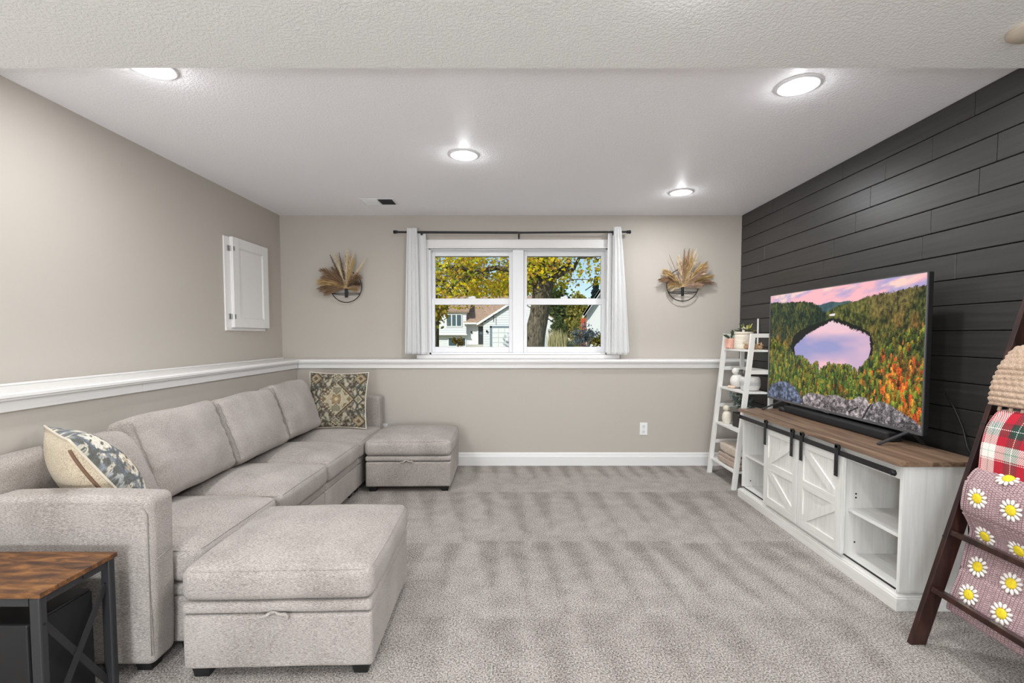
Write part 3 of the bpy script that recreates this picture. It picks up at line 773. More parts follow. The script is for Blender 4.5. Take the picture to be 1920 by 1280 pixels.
# ------------------------------------------------------------------ side table and subwoofer
st = empty('side_table', (-1.62, 1.475, 0), 'rustic wood side table with black metal legs before the sofa arm', 'side table')
TX0, TX1, TY0, TY1, TZ = -1.92, -1.388, 1.338, 1.606, 0.5
MB().box(TX0, TX1, TY0, TY1, TZ - 0.016, TZ, 0.0015).build('tabletop', M['rustic'], st)
for x in (TX0 + 0.035, TX1 - 0.022):
    for y in (TY0 + 0.016, TY1 - 0.016):
        MB().box(x - 0.016, x + 0.016, y - 0.012, y + 0.012, 0.0, TZ - 0.017, 0.005).build('leg', M['gunmetal'], st)
xr = TX1 - 0.022
for x in (TX0 + 0.035, xr):
    MB().bar((x, TY0 + 0.028, TZ - 0.030), (x, TY1 - 0.028, TZ - 0.030), 0.02, 0.024).build('apron_rail', M['gunmetal'], st)
    MB().bar((x, TY0 + 0.028, 0.06), (x, TY1 - 0.028, 0.40), 0.006, 0.02).build('cross_brace', M['gunmetal'], st)
    MB().bar((x - 0.007, TY0 + 0.028, 0.40), (x - 0.007, TY1 - 0.028, 0.06), 0.006, 0.02).build('cross_brace', M['gunmetal'], st)
MB().bar((TX0 + 0.05, TY1 - 0.016, TZ - 0.03), (TX1 - 0.04, TY1 - 0.016, TZ - 0.03), 0.02, 0.024).build('apron_rail', M['gunmetal'], st)
MB().bar((TX0 + 0.05, TY0 + 0.016, TZ - 0.03), (TX1 - 0.04, TY0 + 0.016, TZ - 0.03), 0.02, 0.024).build('apron_rail', M['gunmetal'], st)
for y in (TY0 + 0.016, TY0 + 0.15): MB().lathe((xr + (0.016 if y < TY0 + 0.05 else 0.0105), y, 0.40 if y < TY0 + 0.05 else TZ - 0.03), [(0.004, 0), (0.004, 0.002), (0, 0.003)], 8, 'x', False).build('bolt', M['black_metal'], st)
sw = empty('subwoofer', (-1.62, 1.475, 0), 'black subwoofer box standing under the rustic side table', 'speaker')
MB().box(-1.80, -1.462, 1.37, 1.582, 0.012, 0.385, 0.006).build('cabinet', plain('black vinyl wrap', (18, 18, 19), 0.5), sw)
gr_ = MB().box(-1.4615, -1.454, 1.376, 1.576, 0.02, 0.378, 0.003).build('grille', plain('black speaker cloth', (26, 26, 27), 0.95), sw)
for x in (-1.78, -1.49):
    for y in (1.39, 1.56): MB().lathe((x, y, 0), [(0.012, 0), (0.014, 0.013)], 12).build('foot', M['black_plastic'], sw)
# ================================================================== television stand
SX, SB = 1.735, 2.085            # front of the carcass, back
SY0, SY1 = 2.095, 3.605          # near end, far end
tvs = empty('tv_stand', (1.91, 2.85, 0), 'white farmhouse television stand with brown top and sliding barn doors', 'tv stand')
ct = MB()
ct.box(SX, SB, SY0, SY0 + 0.018, 0.085, 0.662, 0.001).build('side_panel', M['standwhite'], tvs)
MB().box(SX, SB, SY1 - 0.018, SY1, 0.085, 0.662, 0.001).build('side_panel', M['standwhite'], tvs)
for y in (2.475, 3.225): MB().box(SX + 0.004, SB - 0.01, y - 0.009, y + 0.009, 0.085, 0.60, 0.001).build('divider', M['standwhite'], tvs)
MB().box(SX, SB, SY0 + 0.018, SY1 - 0.018, 0.066, 0.085, 0.001).build('bottom_panel', M['standwhite_h'], tvs)
MB().box(SX, SX + 0.018, SY0 + 0.018, SY1 - 0.018, 0.597, 0.662, 0.001).build('top_rail', M['standwhite_h'], tvs)
MB().box(SB - 0.006, SB, SY0 + 0.018, SY1 - 0.018, 0.085, 0.662).build('back_panel', M['standwhite'], tvs)
for (a, b_, z) in ((SY0 + 0.018, 2.466, 0.318), (3.234, SY1 - 0.018, 0.318)):
    MB().box(SX + 0.02, SB - 0.008, a, b_, z, z + 0.016, 0.001).build('shelf', M['standwhite_h'], tvs)
# plinth with a stepped top edge
pl = MB().box(SX - 0.022, SB, SY0 - 0.014, SY1 + 0.014, 0.0, 0.060, 0.002); pl.box(SX - 0.014, SB, SY0 - 0.008, SY1 + 0.008, 0.060, 0.068, 0.003)
pl.build('plinth', M['standwhite_h'], tvs)
for (a, b_) in ((SY0 + 0.02, 2.464), (3.236, SY1 - 0.02)): MB().box(SX - 0.004, SX + 0.006, a, b_, 0.0852, 0.089).build('floor_guide', M['black_metal'], tvs)
MB().box(SX - 0.03, SB + 0.012, SY0 - 0.018, SY1 + 0.016, 0.663, 0.685, 0.0015).build('top_board', M['standtop'], tvs)
# sliding doors with frame and diagonal braces
def barn_door(y0, y1, flip):
    z0, z1, x1 = 0.092, 0.625, SX - 0.006
    d = MB().box(x1 - 0.010, x1, y0, y1, z0, z1).build('door', M['standwhite'], tvs)
    w = 0.052
    for (a, b_, c_, e_, hz) in ((y0, y0 + w, z0, z1, 0), (y1 - w, y1, z0, z1, 0), (y0 + w, y1 - w, z1 - w, z1, 1), (y0 + w, y1 - w, z0, z0 + w, 1), (y0 + w, y1 - w, (z0 + z1) / 2 - w / 2, (z0 + z1) / 2 + w / 2, 1)):
        MB().box(x1 - 0.019, x1 - 0.010, a, b_, c_, e_, 0.0008, 1).build('rail_board' if hz else 'stile_board', M['standwhite_h' if hz else 'standwhite'], d)
    zm0, zm1 = (z0 + z1) / 2 - w / 2, (z0 + z1) / 2 + w / 2
    up = ((y0 + w, zm1), (y1 - w, z1 - w)) if flip else ((y1 - w, zm1), (y0 + w, z1 - w))
    lo = ((y0 + w, zm0), (y1 - w, z0 + w)) if flip else ((y1 - w, zm0), (y0 + w, z0 + w))
    for (p, q) in (up, lo):
        # brace clipped to its bay: a parallelogram running corner to corner
        (ya, za), (yb, zb) = p, q; s_ = 1 if yb > ya else -1; v_ = 1 if zb > za else -1; o1 = 0.036; o2 = 0.030
        pts = [(ya, za), (ya + s_ * o1, za), (yb, zb - v_ * o2), (yb, zb), (yb - s_ * o1, zb), (ya, za + v_ * o2)]
        MB().prism([(x1 - 0.0185, yy, zz) for yy, zz in pts], (0.0085, 0, 0)).build('diagonal_brace', M['standwhite'], d)
    return d
barn_door(2.452, 2.842, True); barn_door(2.848, 3.238, False)
# track, hangers, end stops
trk = MB().box(SX - 0.036, SX - 0.030, SY0 + 0.005, SY1 - 0.005, 0.615, 0.643, 0.001).build('door_track', M['black_metal'], tvs)
for y in (SY0 + 0.012, SY1 - 0.012): MB().lathe((SX - 0.030, y, 0.629), [(0.013, 0.0), (0.013, -0.012), (0.010, -0.018), (0, -0.019)], 14, 'x', False).build('end_stop', M['black_metal'], trk, True, 40)
for y in (2.483, 2.795, 2.893, 3.205):
    hg = MB().box(SX - 0.042, SX - 0.037, y - 0.014, y + 0.014, 0.50, 0.668, 0.002)
    hg.box(SX - 0.042, SX - 0.024, y - 0.014, y + 0.014, 0.650, 0.672, 0.003)
    h = hg.build('hanger_strap', M['black_metal'], tvs)
    MB().lathe((SX - 0.036, y, 0.646), [(0.016, 0.0), (0.016, 0.007)], 16, 'x').build('roller', M['black_metal'], h)
    bl = MB()
    for z in (0.52, 0.575, 0.635): bl.lathe((SX - 0.042, y, z), [(0.0045, 0.0), (0.0045, -0.002), (0, -0.003)], 8, 'x', False)
    bl.build('bolt', plain('bolt steel', (70, 70, 72), 0.35, 0.8), h)
for (y, z) in ((2.466, 0.39), (2.466, 0.41), (2.466, 0.15), (3.236, 0.39), (3.236, 0.15), (SY1 - 0.018, 0.13), (SY0 + 0.0185, 0.44)):
    s_ = 1 if y in (3.236, SY0 + 0.0185) else -1
    MB().lathe((SX + 0.06, y, z), [(0.005, 0.0), (0.005, 0.0006 * s_), (0, 0.001 * s_)], 8, 'y', False).build('peg_hole', M['black_plastic'], tvs)

# ================================================================== television
TXF, TY0_, TY1_, TZ0_, TZ1_ = 2.0, 2.310, 3.745, 0.754, 1.560
tv = empty('television', (2.0, 3.03, 0.685), 'large flat television showing a lake in autumn forest', 'television')
MB().box(TXF + 0.001, TXF + 0.028, TY0_, TY1_, TZ0_, TZ1_, 0.003).build('panel', M['black_plastic'], tv)
MB().box(TXF + 0.028, TXF + 0.062, TY0_ + 0.14, TY1_ - 0.14, TZ0_ + 0.02, TZ0_ + 0.46, 0.012).build('rear_housing', M['black_plastic'], tv)
bz = MB(); bm_ = plain('silver grey bezel', (118, 118, 122), 0.3, 0.7)
bz.box(TXF - 0.003, TXF + 0.003, TY0_ - 0.001, TY0_ + 0.006, TZ0_, TZ1_); bz.box(TXF - 0.003, TXF + 0.003, TY1_ - 0.006, TY1_, TZ0_, TZ1_)
bz.box(TXF - 0.003, TXF + 0.003, TY0_, TY1_, TZ1_ - 0.005, TZ1_); bz.box(TXF - 0.004, TXF + 0.003, TY0_, TY1_, TZ0_ - 0.002, TZ0_ + 0.012)
bz.build('bezel', bm_, tv)
MB().box(TXF - 0.006, TXF - 0.003, 3.005, 3.055, TZ0_ - 0.006, TZ0_ + 0.004, 0.001).build('logo_badge', bm_, tv)

def screen_image(w=480, h=270):
    y, x = np.mgrid[0:1:h * 1j, 0:1:w * 1j]          # y up
    asp = w / h
    R0 = np.random.default_rng(3)
    n_r = R0.random((h, w)); n_f = fbm_grid(h, w, 55, 3, 1, asp); n_m = fbm_grid(h, w, 14, 4, 2, asp); n_l = fbm_grid(h, w, 4, 3, 3, asp)
    n_t = fbm_grid(h, w, 34, 2, 5, asp * 2.6)
    def poly(pts, jx=0.0, jy=0.0):
        X = x + (n_f - 0.5) * jx + (n_r - 0.5) * jx * 0.5; Y = y + (n_f - 0.5) * jy + (n_r - 0.5) * jy * 0.5
        ins = np.zeros_like(x, bool); n = len(pts)
        for i in range(n):
            (x1, y1), (x2, y2) = pts[i], pts[(i + 1) % n]
            if abs(y2 - y1) < 1e-9: continue
            ins ^= ((y1 > Y) != (y2 > Y)) & (X < (x2 - x1) * (Y - y1) / (y2 - y1) + x1)
        return ins
    mixc = lambda a, b_, t: np.asarray(a, float) * (1 - t[..., None]) + np.asarray(b_, float) * t[..., None]
    # dusk sky in slanting violet and pink bands
    def clouds(seed, sx, sy, tilt):
        f = fbm_grid(h * 2, w * 2, 9 * sy, 4, seed, 0.4)
        yi = np.clip((y * 0.72 + x * tilt + 0.24) * (2 * h - 1), 0, 2 * h - 1).astype(int); xi = np.clip(x * (2 * w - 1), 0, 2 * w - 1).astype(int)
        return f[yi, xi]
    sk = np.clip((clouds(8, 0.35, 2.2, -0.22) - 0.36) * 3.6, 0, 1)
    img = mixc((172, 160, 204), (246, 182, 190), sk); img = mixc(img, (252, 214, 196), np.clip((clouds(18, 0.3, 2.4, -0.2) - 0.58) * 5, 0, 0.8))
    def forest(dark, mid, lite, bias=0.0, con=2.4):
        t = np.clip((n_f * 0.4 + n_t * 0.4 + n_r * 0.2 - 0.5) * con + 0.5 + bias + (n_m - 0.5) * 0.9, 0, 1)
        a_ = mixc(dark, mid, np.clip(t * 2, 0, 1)); b_ = mixc(mid, lite, np.clip(t * 2 - 1, 0, 1))
        return np.where((t < 0.5)[..., None], a_, b_)
    far = poly([(0.36, 0.80), (0.395, 0.872), (0.43, 0.866), (0.47, 0.874), (0.508, 0.884), (0.56, 0.872), (0.624, 0.876), (0.66, 0.85), (0.6, 0.74), (0.45, 0.74)], 0, 0.006)
    img[far] = forest((44, 66, 84), (66, 94, 96), (92, 116, 100), 0, 1.2)[far]
    land_r = poly([(0.44, 0.70), (0.471, 0.80), (0.546, 0.842), (0.60, 0.856), (0.633, 0.866), (0.68, 0.872), (0.728, 0.892), (0.80, 0.904), (0.854, 0.906), (0.93, 0.922), (1.1, 0.935), (1.1, -0.1), (0.44, -0.1)], 0.004, 0.022)
    up = np.clip((y - 0.55) * 3, 0, 1)
    fr_ = forest((26, 34, 20), (74, 84, 36), (128, 120, 58)); fr_ = mixc(fr_, forest((38, 34, 28), (92, 82, 48), (138, 124, 70)), np.clip((n_l - 0.4) * 4, 0, 1) * up)
    warm = np.clip((x - 0.66) * 3.2, 0, 1) * np.clip((0.86 - y) * 3, 0, 1) * np.clip((n_m - 0.40) * 5, 0, 1)
    fr_ = mixc(fr_, forest((46, 22, 18), (122, 60, 36), (176, 104, 56)), warm * 0.85); img[land_r] = fr_[land_r]
    land_l = poly([(-0.1, 0.925), (0.006, 0.930), (0.06, 0.934), (0.10, 0.922), (0.18, 0.919), (0.24, 0.913), (0.30, 0.912), (0.334, 0.902), (0.37, 0.89), (0.41, 0.862), (0.44, 0.83), (0.472, 0.786), (0.502, 0.75), (0.52, 0.70), (0.52, -0.1), (-0.1, -0.1)], 0.004, 0.02)
    fl_ = forest((12, 26, 24), (42, 62, 38), (104, 100, 46), -0.06); warml = np.clip((0.30 - x) * 5, 0, 1) * np.clip(1 - np.abs(y - 0.50) * 3.4, 0, 1) * np.clip((n_m - 0.40) * 5, 0, 1)
    img[land_l] = mixc(fl_, forest((44, 32, 16), (118, 84, 32), (168, 120, 46)), warml)[land_l]
    # shadowed banks and the lake with its pointed far end
    img[poly([(0.205, 0.50), (0.212, 0.55), (0.225, 0.605), (0.27, 0.648), (0.328, 0.682), (0.40, 0.712), (0.47, 0.733), (0.51, 0.752), (0.56, 0.742), (0.62, 0.712), (0.69, 0.672), (0.745, 0.632), (0.765, 0.56), (0.76, 0.46), (0.74, 0.42), (0.5, 0.40), (0.24, 0.42)], 0.008, 0.012)] = (18, 24, 22)
    lake = poly([(0.512, 0.727), (0.485, 0.715), (0.46, 0.694), (0.434, 0.684), (0.40, 0.660), (0.351, 0.632), (0.315, 0.60), (0.286, 0.565), (0.255, 0.535), (0.233, 0.508), (0.245, 0.40), (0.335, 0.36), (0.443, 0.30), (0.558, 0.30), (0.678, 0.30), (0.732, 0.40), (0.752, 0.516), (0.742, 0.605), (0.715, 0.625), (0.687, 0.640), (0.65, 0.655), (0.603, 0.688), (0.56, 0.703)], 0.006, 0.026)
    lk = mixc((150, 150, 196), (236, 186, 198), np.clip((clouds(12, 0.4, 0.6, 0.0) - 0.36) * 3.4, 0, 1)); lk = mixc(lk, (228, 210, 218), np.clip((y - 0.58) * 4, 0, 0.7))
    img[lake] = lk[lake]; img[poly([(0.491, 0.779), (0.515, 0.784), (0.537, 0.785), (0.53, 0.767), (0.502, 0.767)], 0.004, 0.004)] = (236, 226, 228)
    # crowns of the near forest, back to front
    r = np.random.default_rng(9); spots = []
    for k in range(1500):
        cx_ = r.random()
        top = np.interp(cx_, [0, .10, .18, .25, .30, .335, .38, .415, .44, .46, .5, .56, .62, .68, .74, .80, .88, 1], [.62, .56, .50, .43, .44, .41, .36, .405, .34, .35, .40, .385, .40, .36, .45, .53, .62, .70])
        ty = min(top, 0.06 + (top - 0.04) * r.random() ** 0.7); spots.append((ty, cx_, r.random(), r.random(), r.random()))
    spots.sort(reverse=True)
    for (ty, cx_, c1, c2, c3) in spots:
        near = np.clip((0.55 - ty) / 0.5, 0, 1); wd = (0.007 + 0.012 * c2) * (0.6 + 0.9 * near); ht = (0.045 + 0.075 * c2) * (0.5 + 0.9 * near)
        x0 = max(0, int((cx_ - wd * 2) * w)); x1 = min(w, int((cx_ + wd * 2) * w) + 2); y0 = max(0, int((ty - ht * 1.4) * h)); y1 = min(h, int((ty + ht * 0.4) * h) + 2)
        if x1 - x0 < 1 or y1 - y0 < 1: continue
        xs, ys = x[y0:y1, x0:x1], y[y0:y1, x0:x1]; nf, nr, nt_ = n_f[y0:y1, x0:x1], n_r[y0:y1, x0:x1], n_t[y0:y1, x0:x1]
        v = (ys - (ty - ht)) / ht; prof = np.clip(1.15 - v, 0.12, 1)          # tapering crown
        m_ = (np.abs(xs - cx_) / (wd * prof ** 0.7) + (nf - 0.5) * 1.4 + (nr - .5) * 0.7 < 1) & (v > -0.1) & (v < 1)
        om = max(0.0, 1 - abs(cx_ - 0.89) / 0.16) * max(0, 1 - abs(ty - 0.34) / 0.26)
        if c1 < om * 0.8: col = np.array(((206, 96, 40), (176, 70, 34), (216, 132, 52))[int(c3 * 3)]) * (0.75 + 0.35 * c2)
        elif c1 < 0.42: col = np.array((62, 82, 34)) * (0.65 + 0.6 * c2)
        elif c1 < 0.75: col = np.array((104, 110, 40)) * (0.65 + 0.55 * c2)
        elif c1 < 0.88: col = np.array((140, 122, 44)) * (0.7 + 0.4 * c2)
        elif c1 < 0.94: col = np.array((124, 84, 38)) * (0.7 + 0.5 * c2)
        else: col = np.array((36, 52, 32))
        sh = np.clip(0.62 + 0.5 * v + (nt_ - 0.5) * 0.9 + (nr - 0.5) * 0.7 - (xs - cx_) / wd * 0.12, 0.25, 1.45)
        img[y0:y1, x0:x1][m_] = (col * sh[..., None])[m_]
    # pink grey boulders along the bottom
    for pts, tint, sd in (([(-0.1, -0.1), (-0.1, 0.04), (0.0, 0.05), (0.02, 0.10), (0.038, 0.131), (0.10, 0.168), (0.147, 0.176), (0.20, 0.165), (0.249, 0.132), (0.29, 0.08), (0.311, 0.03), (0.33, -0.1)], (104, 114, 138), 1),
                          ([(0.30, -0.1), (0.309, 0.06), (0.35, 0.105), (0.397, 0.121), (0.48, 0.115), (0.52, 0.13), (0.564, 0.141), (0.62, 0.118), (0.66, 0.128), (0.70, 0.160), (0.735, 0.155), (0.757, 0.108), (0.72, 0.02), (0.72, -0.1)], (158, 148, 150), 2),
                          ([(0.705, -0.1), (0.715, 0.022), (0.755, 0.115), (0.785, 0.14), (0.819, 0.152), (0.86, 0.140), (0.907, 0.11), (0.957, 0.08), (0.985, 0.05), (1.1, 0.01), (1.1, -0.1)], (154, 146, 150), 3)):
        m_ = poly(pts, 0.01, 0.012); f1 = fbm_grid(h, w, 46, 2, 30 + sd, asp); f2 = fbm_grid(h, w, 9, 2, 40 + sd, asp)
        t = np.clip(0.80 + (f1 - 0.5) * 1.2 + (n_r - 0.5) * 0.75 + (f2 - 0.5) * 0.5 + (y - 0.08) * 1.4, 0.35, 1.5)
        img[m_] = (np.array(tint) * t[..., None])[m_]
    for (sx0, sy0, ex, ey) in ((0.718, 0.0, 0.757, 0.108), (0.318, 0.0, 0.309, 0.075), (0.64, 0.03, 0.69, 0.075)):
        tt = np.clip(((x - sx0) * (ex - sx0) + (y - sy0) * (ey - sy0)) / ((ex - sx0) ** 2 + (ey - sy0) ** 2), 0, 1)
        img[np.hypot((x - sx0 - tt * (ex - sx0)), (y - sy0 - tt * (ey - sy0)) * 0.6) < 0.0028 + 0.002 * n_f] = (40, 40, 44)
    return to_lin(np.clip(img, 0, 255))

def build_screen():
    w, h = 480, 270; im = screen_image(w, h)
    ys = np.linspace(TY1_ - 0.006, TY0_ + 0.006, w); zs = np.linspace(TZ0_ + 0.012, TZ1_ - 0.005, h)
    mb = MB(); mb.v = [(TXF - 0.0005, a, b_) for b_ in zs for a in ys]
    mb.f = [(i * w + k, i * w + k + 1, (i + 1) * w + k + 1, (i + 1) * w + k) for i in range(h - 1) for k in range(w - 1)]
    mb.col = np.concatenate([im.reshape(-1, 3), np.ones((w * h, 1))], 1)
    mb.build('screen', vcol('lit television picture', 0.25, emit=0.95), tv, fix=False)
build_screen()
for y in (2.395, 3.545):       # splayed feet
    sg = 1
    f = MB()
    f.bar((TXF + 0.012, y, TZ0_ + 0.006), (TXF - 0.145, y + 0.012, 0.689), 0.020, 0.009, bev=0.002); f.bar((TXF + 0.018, y, TZ0_ + 0.006), (2.088, y + 0.012, 0.689), 0.020, 0.009, bev=0.002)
    f.box(TXF + 0.003, TXF + 0.03, y - 0.012, y + 0.012, TZ0_ - 0.012, TZ0_ + 0.02, 0.003)
    f.build('foot', M['gunmetal'], tv)

sb_ = empty('soundbar', (2.045, 3.05, 0.685), 'long black soundbar under the television', 'soundbar')
MB().box(1.955, 2.03, 2.475, 3.44, 0.687, 0.735, 0.01, 3).build('body', plain('black soundbar cloth', (20, 20, 22), 0.7), sb_, True, 40)
for y in (2.474, 3.441): MB().box(1.957, 2.028, y - 0.006, y + 0.006, 0.688, 0.734, 0.004).build('end_cap', M['black_plastic'], sb_)
for y in (2.6, 3.3): MB().box(1.97, 2.015, y - 0.02, y + 0.02, 0.6855, 0.6875).build('foot', M['black_plastic'], sb_)
pk = empty('streaming_puck', (1.98, 3.70, 0.685), 'small round black device at the left end of the soundbar', 'device')
pk.location = (1.975, 3.505, 0.685)
MB().lathe((1.985, 3.487, 0.685), [(0.034, 0.0005), (0.038, 0.006), (0.038, 0.026), (0.033, 0.031), (0, 0.032)], 28, caps=False).build('body', M['black_plastic'], pk, True, 50)
MB().lathe((1.985, 3.487, 0.685), [(0.0385, 0.013), (0.0388, 0.016), (0.0385, 0.019)], 28, caps=False).build('band', M['gunmetal'], pk, True)
cb = MB().tube([(2.15, 2.36, 0.96), (2.165, 2.32, 0.88), (2.16, 2.27, 0.80), (2.15, 2.235, 0.72), (2.135, 2.20, 0.69)], 0.004, 8)
cb.build('power_cable', M['black_plastic'], None, True, label='black cable hanging on the dark wall behind the television', cat='cable', origin=(2.15, 2.3, 0.69))

# ================================================================== ladder shelf
LY0, LY1 = 3.768, 4.258; RB = 2.03     # near and far side frames, rear posts
ls = empty('ladder_shelf', (1.9, 3.99, 0), 'white four tier ladder shelf in the back right corner', 'shelf')
def xfront(z): return 1.735 + (1.862 - 1.735) * z / 1.262
for y in (LY0, LY1):
    s_ = MB(); hy = 0.013
    s_.prism([(xfront(0), y - hy, 0), (xfront(0) + 0.035, y - hy, 0), (xfront(1.262) + 0.035, y - hy, 1.262), (xfront(1.262), y - hy, 1.262)], (0, 2 * hy, 0))
    s_.build('front_post', M['shelfwhite'], ls)
    MB().box(RB - 0.016, RB + 0.016, y - hy, y + hy, 0, 1.262, 0.001).build('rear_post', M['shelfwhite'], ls)
    MB().box(xfront(1.24) + 0.03, RB - 0.016, y - 0.009, y + 0.009, 1.23, 1.262, 0.001).build('side_rail', M['shelfwhite'], ls)
    for z in (0.953, 0.62, 0.29): MB().box(xfront(z) + 0.03, RB - 0.016, y - 0.009, y + 0.009, z - 0.016, z + 0.016, 0.001).build('side_rail', M['shelfwhite'], ls)
for z in (0.953, 0.62, 0.29): MB().box(RB - 0.009, RB + 0.009, LY0 + 0.013, LY1 - 0.013, z - 0.016, z + 0.016, 0.001).build('back_rail', M['shelfwhite'], ls)
SHZ = [1.115, 0.775, 0.455, 0.125]
for z in SHZ: 
    xf_ = xfront(z) + 0.012
    nb = 3; wd = (RB - 0.018 - xf_) / nb
    for k in range(nb): MB().box(xf_ + k * wd + 0.001, xf_ + (k + 1) * wd - 0.001, LY0 + 0.014, LY1 - 0.014, z, z + 0.016, 0.001).build('shelf_board', M['shelfwhite'], ls)
SHT = [z + 0.0165 for z in SHZ]

def leaf_cluster(mb, c, n, r, size, seed, up=0.6, wide=0.55):
    """rounded leaves, each a folded six sided blade"""
    g = random.Random(seed)
    for _ in range(n):
        a = g.random() * 2 * math.pi; el = math.asin(min(1, up * g.random() + (1 - up) * (g.random() * 2 - 1)))
        d = Vector((math.cos(a) * math.cos(el), math.sin(a) * math.cos(el), math.sin(el)))
        p = Vector(c) + d * r * (0.45 + 0.55 * g.random()); L = size * (0.7 + 0.6 * g.random())
        side = d.cross(Vector((g.random() - .5, g.random() - .5, 1))).normalized(); nr = side.cross(d).normalized()
        w = L * wide / 2
        mb.add([p, p + d * L * 0.35 + side * w + nr * w * .35, p + d * L * 0.75 + side * w * .8 + nr * w * .3, p + d * L, p + d * L * 0.75 - side * w * .8 + nr * w * .3, p + d * L * 0.35 - side * w + nr * w * .35], [(0, 1, 2, 3), (0, 3, 4, 5)])
    return mb
M['leaf_dark'] = plain('dark green leaf', (52, 74, 44), 0.5, var=0.4, vscale=60)
M['leaf_yellow'] = plain('yellow edged leaf', (164, 160, 84), 0.5, var=0.3, vscale=60)
M['leaf_grey'] = plain('dusty eucalyptus leaf', (104, 120, 116), 0.6, var=0.35, vscale=50)
M['soil'] = plain('potting soil', (58, 44, 34), 0.95, var=0.3)
# top tier: pink textured pot, cream ribbed canister, dried pods, wire lamp
z = SHT[0]
e = empty('potted_succulent', (1.895, 4.17, z), 'pink patterned square pot with dark green succulent on the top tier', 'potted plant')
mp_ = plain('pink glazed pot', (222, 168, 148), 0.55, var=0.18, vscale=160)
pt = MB().box(1.851, 1.941, 4.123, 4.213, z, z + 0.088, 0.012, 3); pt.build('pot', mp_, e, True, 40)
gd = MB()
for k in range(6):
    gd.tube([(1.852 + k * 0.0172, 4.1222, z + 0.008), (1.852 + min(5, k + 1) * 0.0172, 4.1222, z + 0.045), (1.852 + k * 0.0172, 4.1222, z + 0.082)], 0.0016, 5)
    gd.tube([(1.8502, 4.125 + k * 0.0172, z + 0.008), (1.8502, 4.125 + min(5, k + 1) * 0.0172, z + 0.045), (1.8502, 4.125 + k * 0.0172, z + 0.082)], 0.0016, 5)
gd.build('raised_pattern', plain('pink pot relief', (236, 196, 180), 0.6), e)
leaf_cluster(MB(), (1.896, 4.168, z + 0.07), 16, 0.045, 0.06, 2, 0.95, 0.42).build('foliage', M['leaf_dark'], e, label='dark green pointed leaves')
e = empty('ceramic_canister', (1.935, 4.035, z), 'cream ribbed ceramic pot with lid and plant on the top tier', 'pot')
prof = [(0.066, 0.0005), (0.074, 0.008)]
for k in range(9): prof += [(0.0765, 0.018 + k * 0.011), (0.0745, 0.0235 + k * 0.011)]
prof += [(0.071, 0.122), (0.076, 0.128), (0.078, 0.136), (0.078, 0.142), (0.07, 0.146), (0.0, 0.146)]
MB().lathe((1.935, 4.035, z), prof, 32, caps=False).build('jar', plain('cream glaze', (226, 216, 200), 0.45, var=0.05), e, True, 35)
MB().lathe((1.925, 4.02, z + 0.146), [(0.012, 0), (0.011, 0.022), (0.016, 0.026), (0.016, 0.034), (0, 0.036)], 16, caps=False).build('knob', plain('white glaze', (236, 232, 226), 0.4), e, True, 40)
lf = leaf_cluster(MB(), (1.95, 4.07, z + 0.145), 18, 0.05, 0.055, 5, 0.9, 0.4); lf.build('foliage', M['leaf_dark'], e)
leaf_cluster(MB(), (1.968, 4.02, z + 0.145), 12, 0.04, 0.055, 8, 0.9, 0.4).build('yellow_foliage', M['leaf_yellow'], e, label='yellow green variegated leaves')
e = empty('dried_pods', (1.93, 3.865, z), 'brown dried seed pods lying on the top tier', 'dried flowers')
g = random.Random(3)
for k, (dx, dy, s_) in enumerate(((-0.045, 0.01, 0.022), (-0.012, -0.02, 0.026), (0.025, 0.0, 0.024), (0.055, -0.01, 0.02))):
    bl = MB().ball((1.93 + dx, 3.87 + dy, z + s_ * 0.95), (s_ * 1.1, s_, s_ * 0.95), 10, 7)
    bl.xf(lambda p: p + Vector((0, 0, max(-0.002, 0.006 * mnoise.noise(p * 60)))))
    po = bl.build('pod', plain('dried pod', (168, 136, 102), 0.9, var=0.3, vscale=90), e, True)
    leaf_cluster(MB(), (1.93 + dx, 3.87 + dy, z + s_ * 1.2), 8, s_ * 0.7, s_ * 1.3, 40 + k, 0.9, 0.35).build('husk', plain('dried husk', (196, 168, 132), 0.9), po)
e = empty('display_stand', (2.06, 4.05, z), 'thin white post with a black bar on the top tier', 'stand')
e.location = (2.0, 3.93, z)
MB().lathe((2.0, 3.93, z), [(0.03, 0.0005), (0.03, 0.006), (0.006, 0.009)], 20).build('base', M['shelfwhite'], e)
MB().box(1.995, 2.005, 3.925, 3.935, z + 0.006, z + 0.255, 0.001).build('post', M['shelfwhite'], e)
MB().bar((2.0, 3.936, z + 0.248), (2.0, 4.19, z + 0.245), 0.012, 0.014).build('bar', M['black_metal'], e)
MB().tube([(2.01, 3.93, z + 0.24), (2.017, 3.925, z + 0.15), (2.014, 3.92, z + 0.02)], 0.002, 6).build('cord', M['black_plastic'], e)

# second tier: white bird figurine, ribbed bowl
z = SHT[1]
e = empty('ceramic_figurine', (1.895, 4.06, z), 'glossy white round animal figurine on the second tier', 'figurine')
cer = plain('white ceramic glaze', (226, 222, 216), 0.22, var=0.04)
MB().ball((1.895, 4.06, z + 0.064), (0.056, 0.052, 0.0625), 24, 16).build('body', cer, e, True)
MB().ball((1.880, 4.055, z + 0.148), (0.030, 0.028, 0.030), 18, 12).build('head', cer, e, True)
ear = MB()
for s_ in (-1, 1): ear.ball((1.897, 4.057 + s_ * 0.013, z + 0.166), (0.020, 0.009, 0.010), 12, 8)
ear.build('ears', cer, e, True)
MB().ball((1.925, 4.018, z + 0.06), (0.030, 0.012, 0.020), 12, 8).build('wing', plain('grey glaze', (150, 146, 142), 0.35), e, True)
ft = MB()
for s_ in (-1, 1): ft.ball((1.850, 4.06 + s_ * 0.024, z + 0.013), (0.026, 0.014, 0.012), 12, 8)
ft.build('feet', plain('peach glaze', (226, 200, 176), 0.35), e, True)
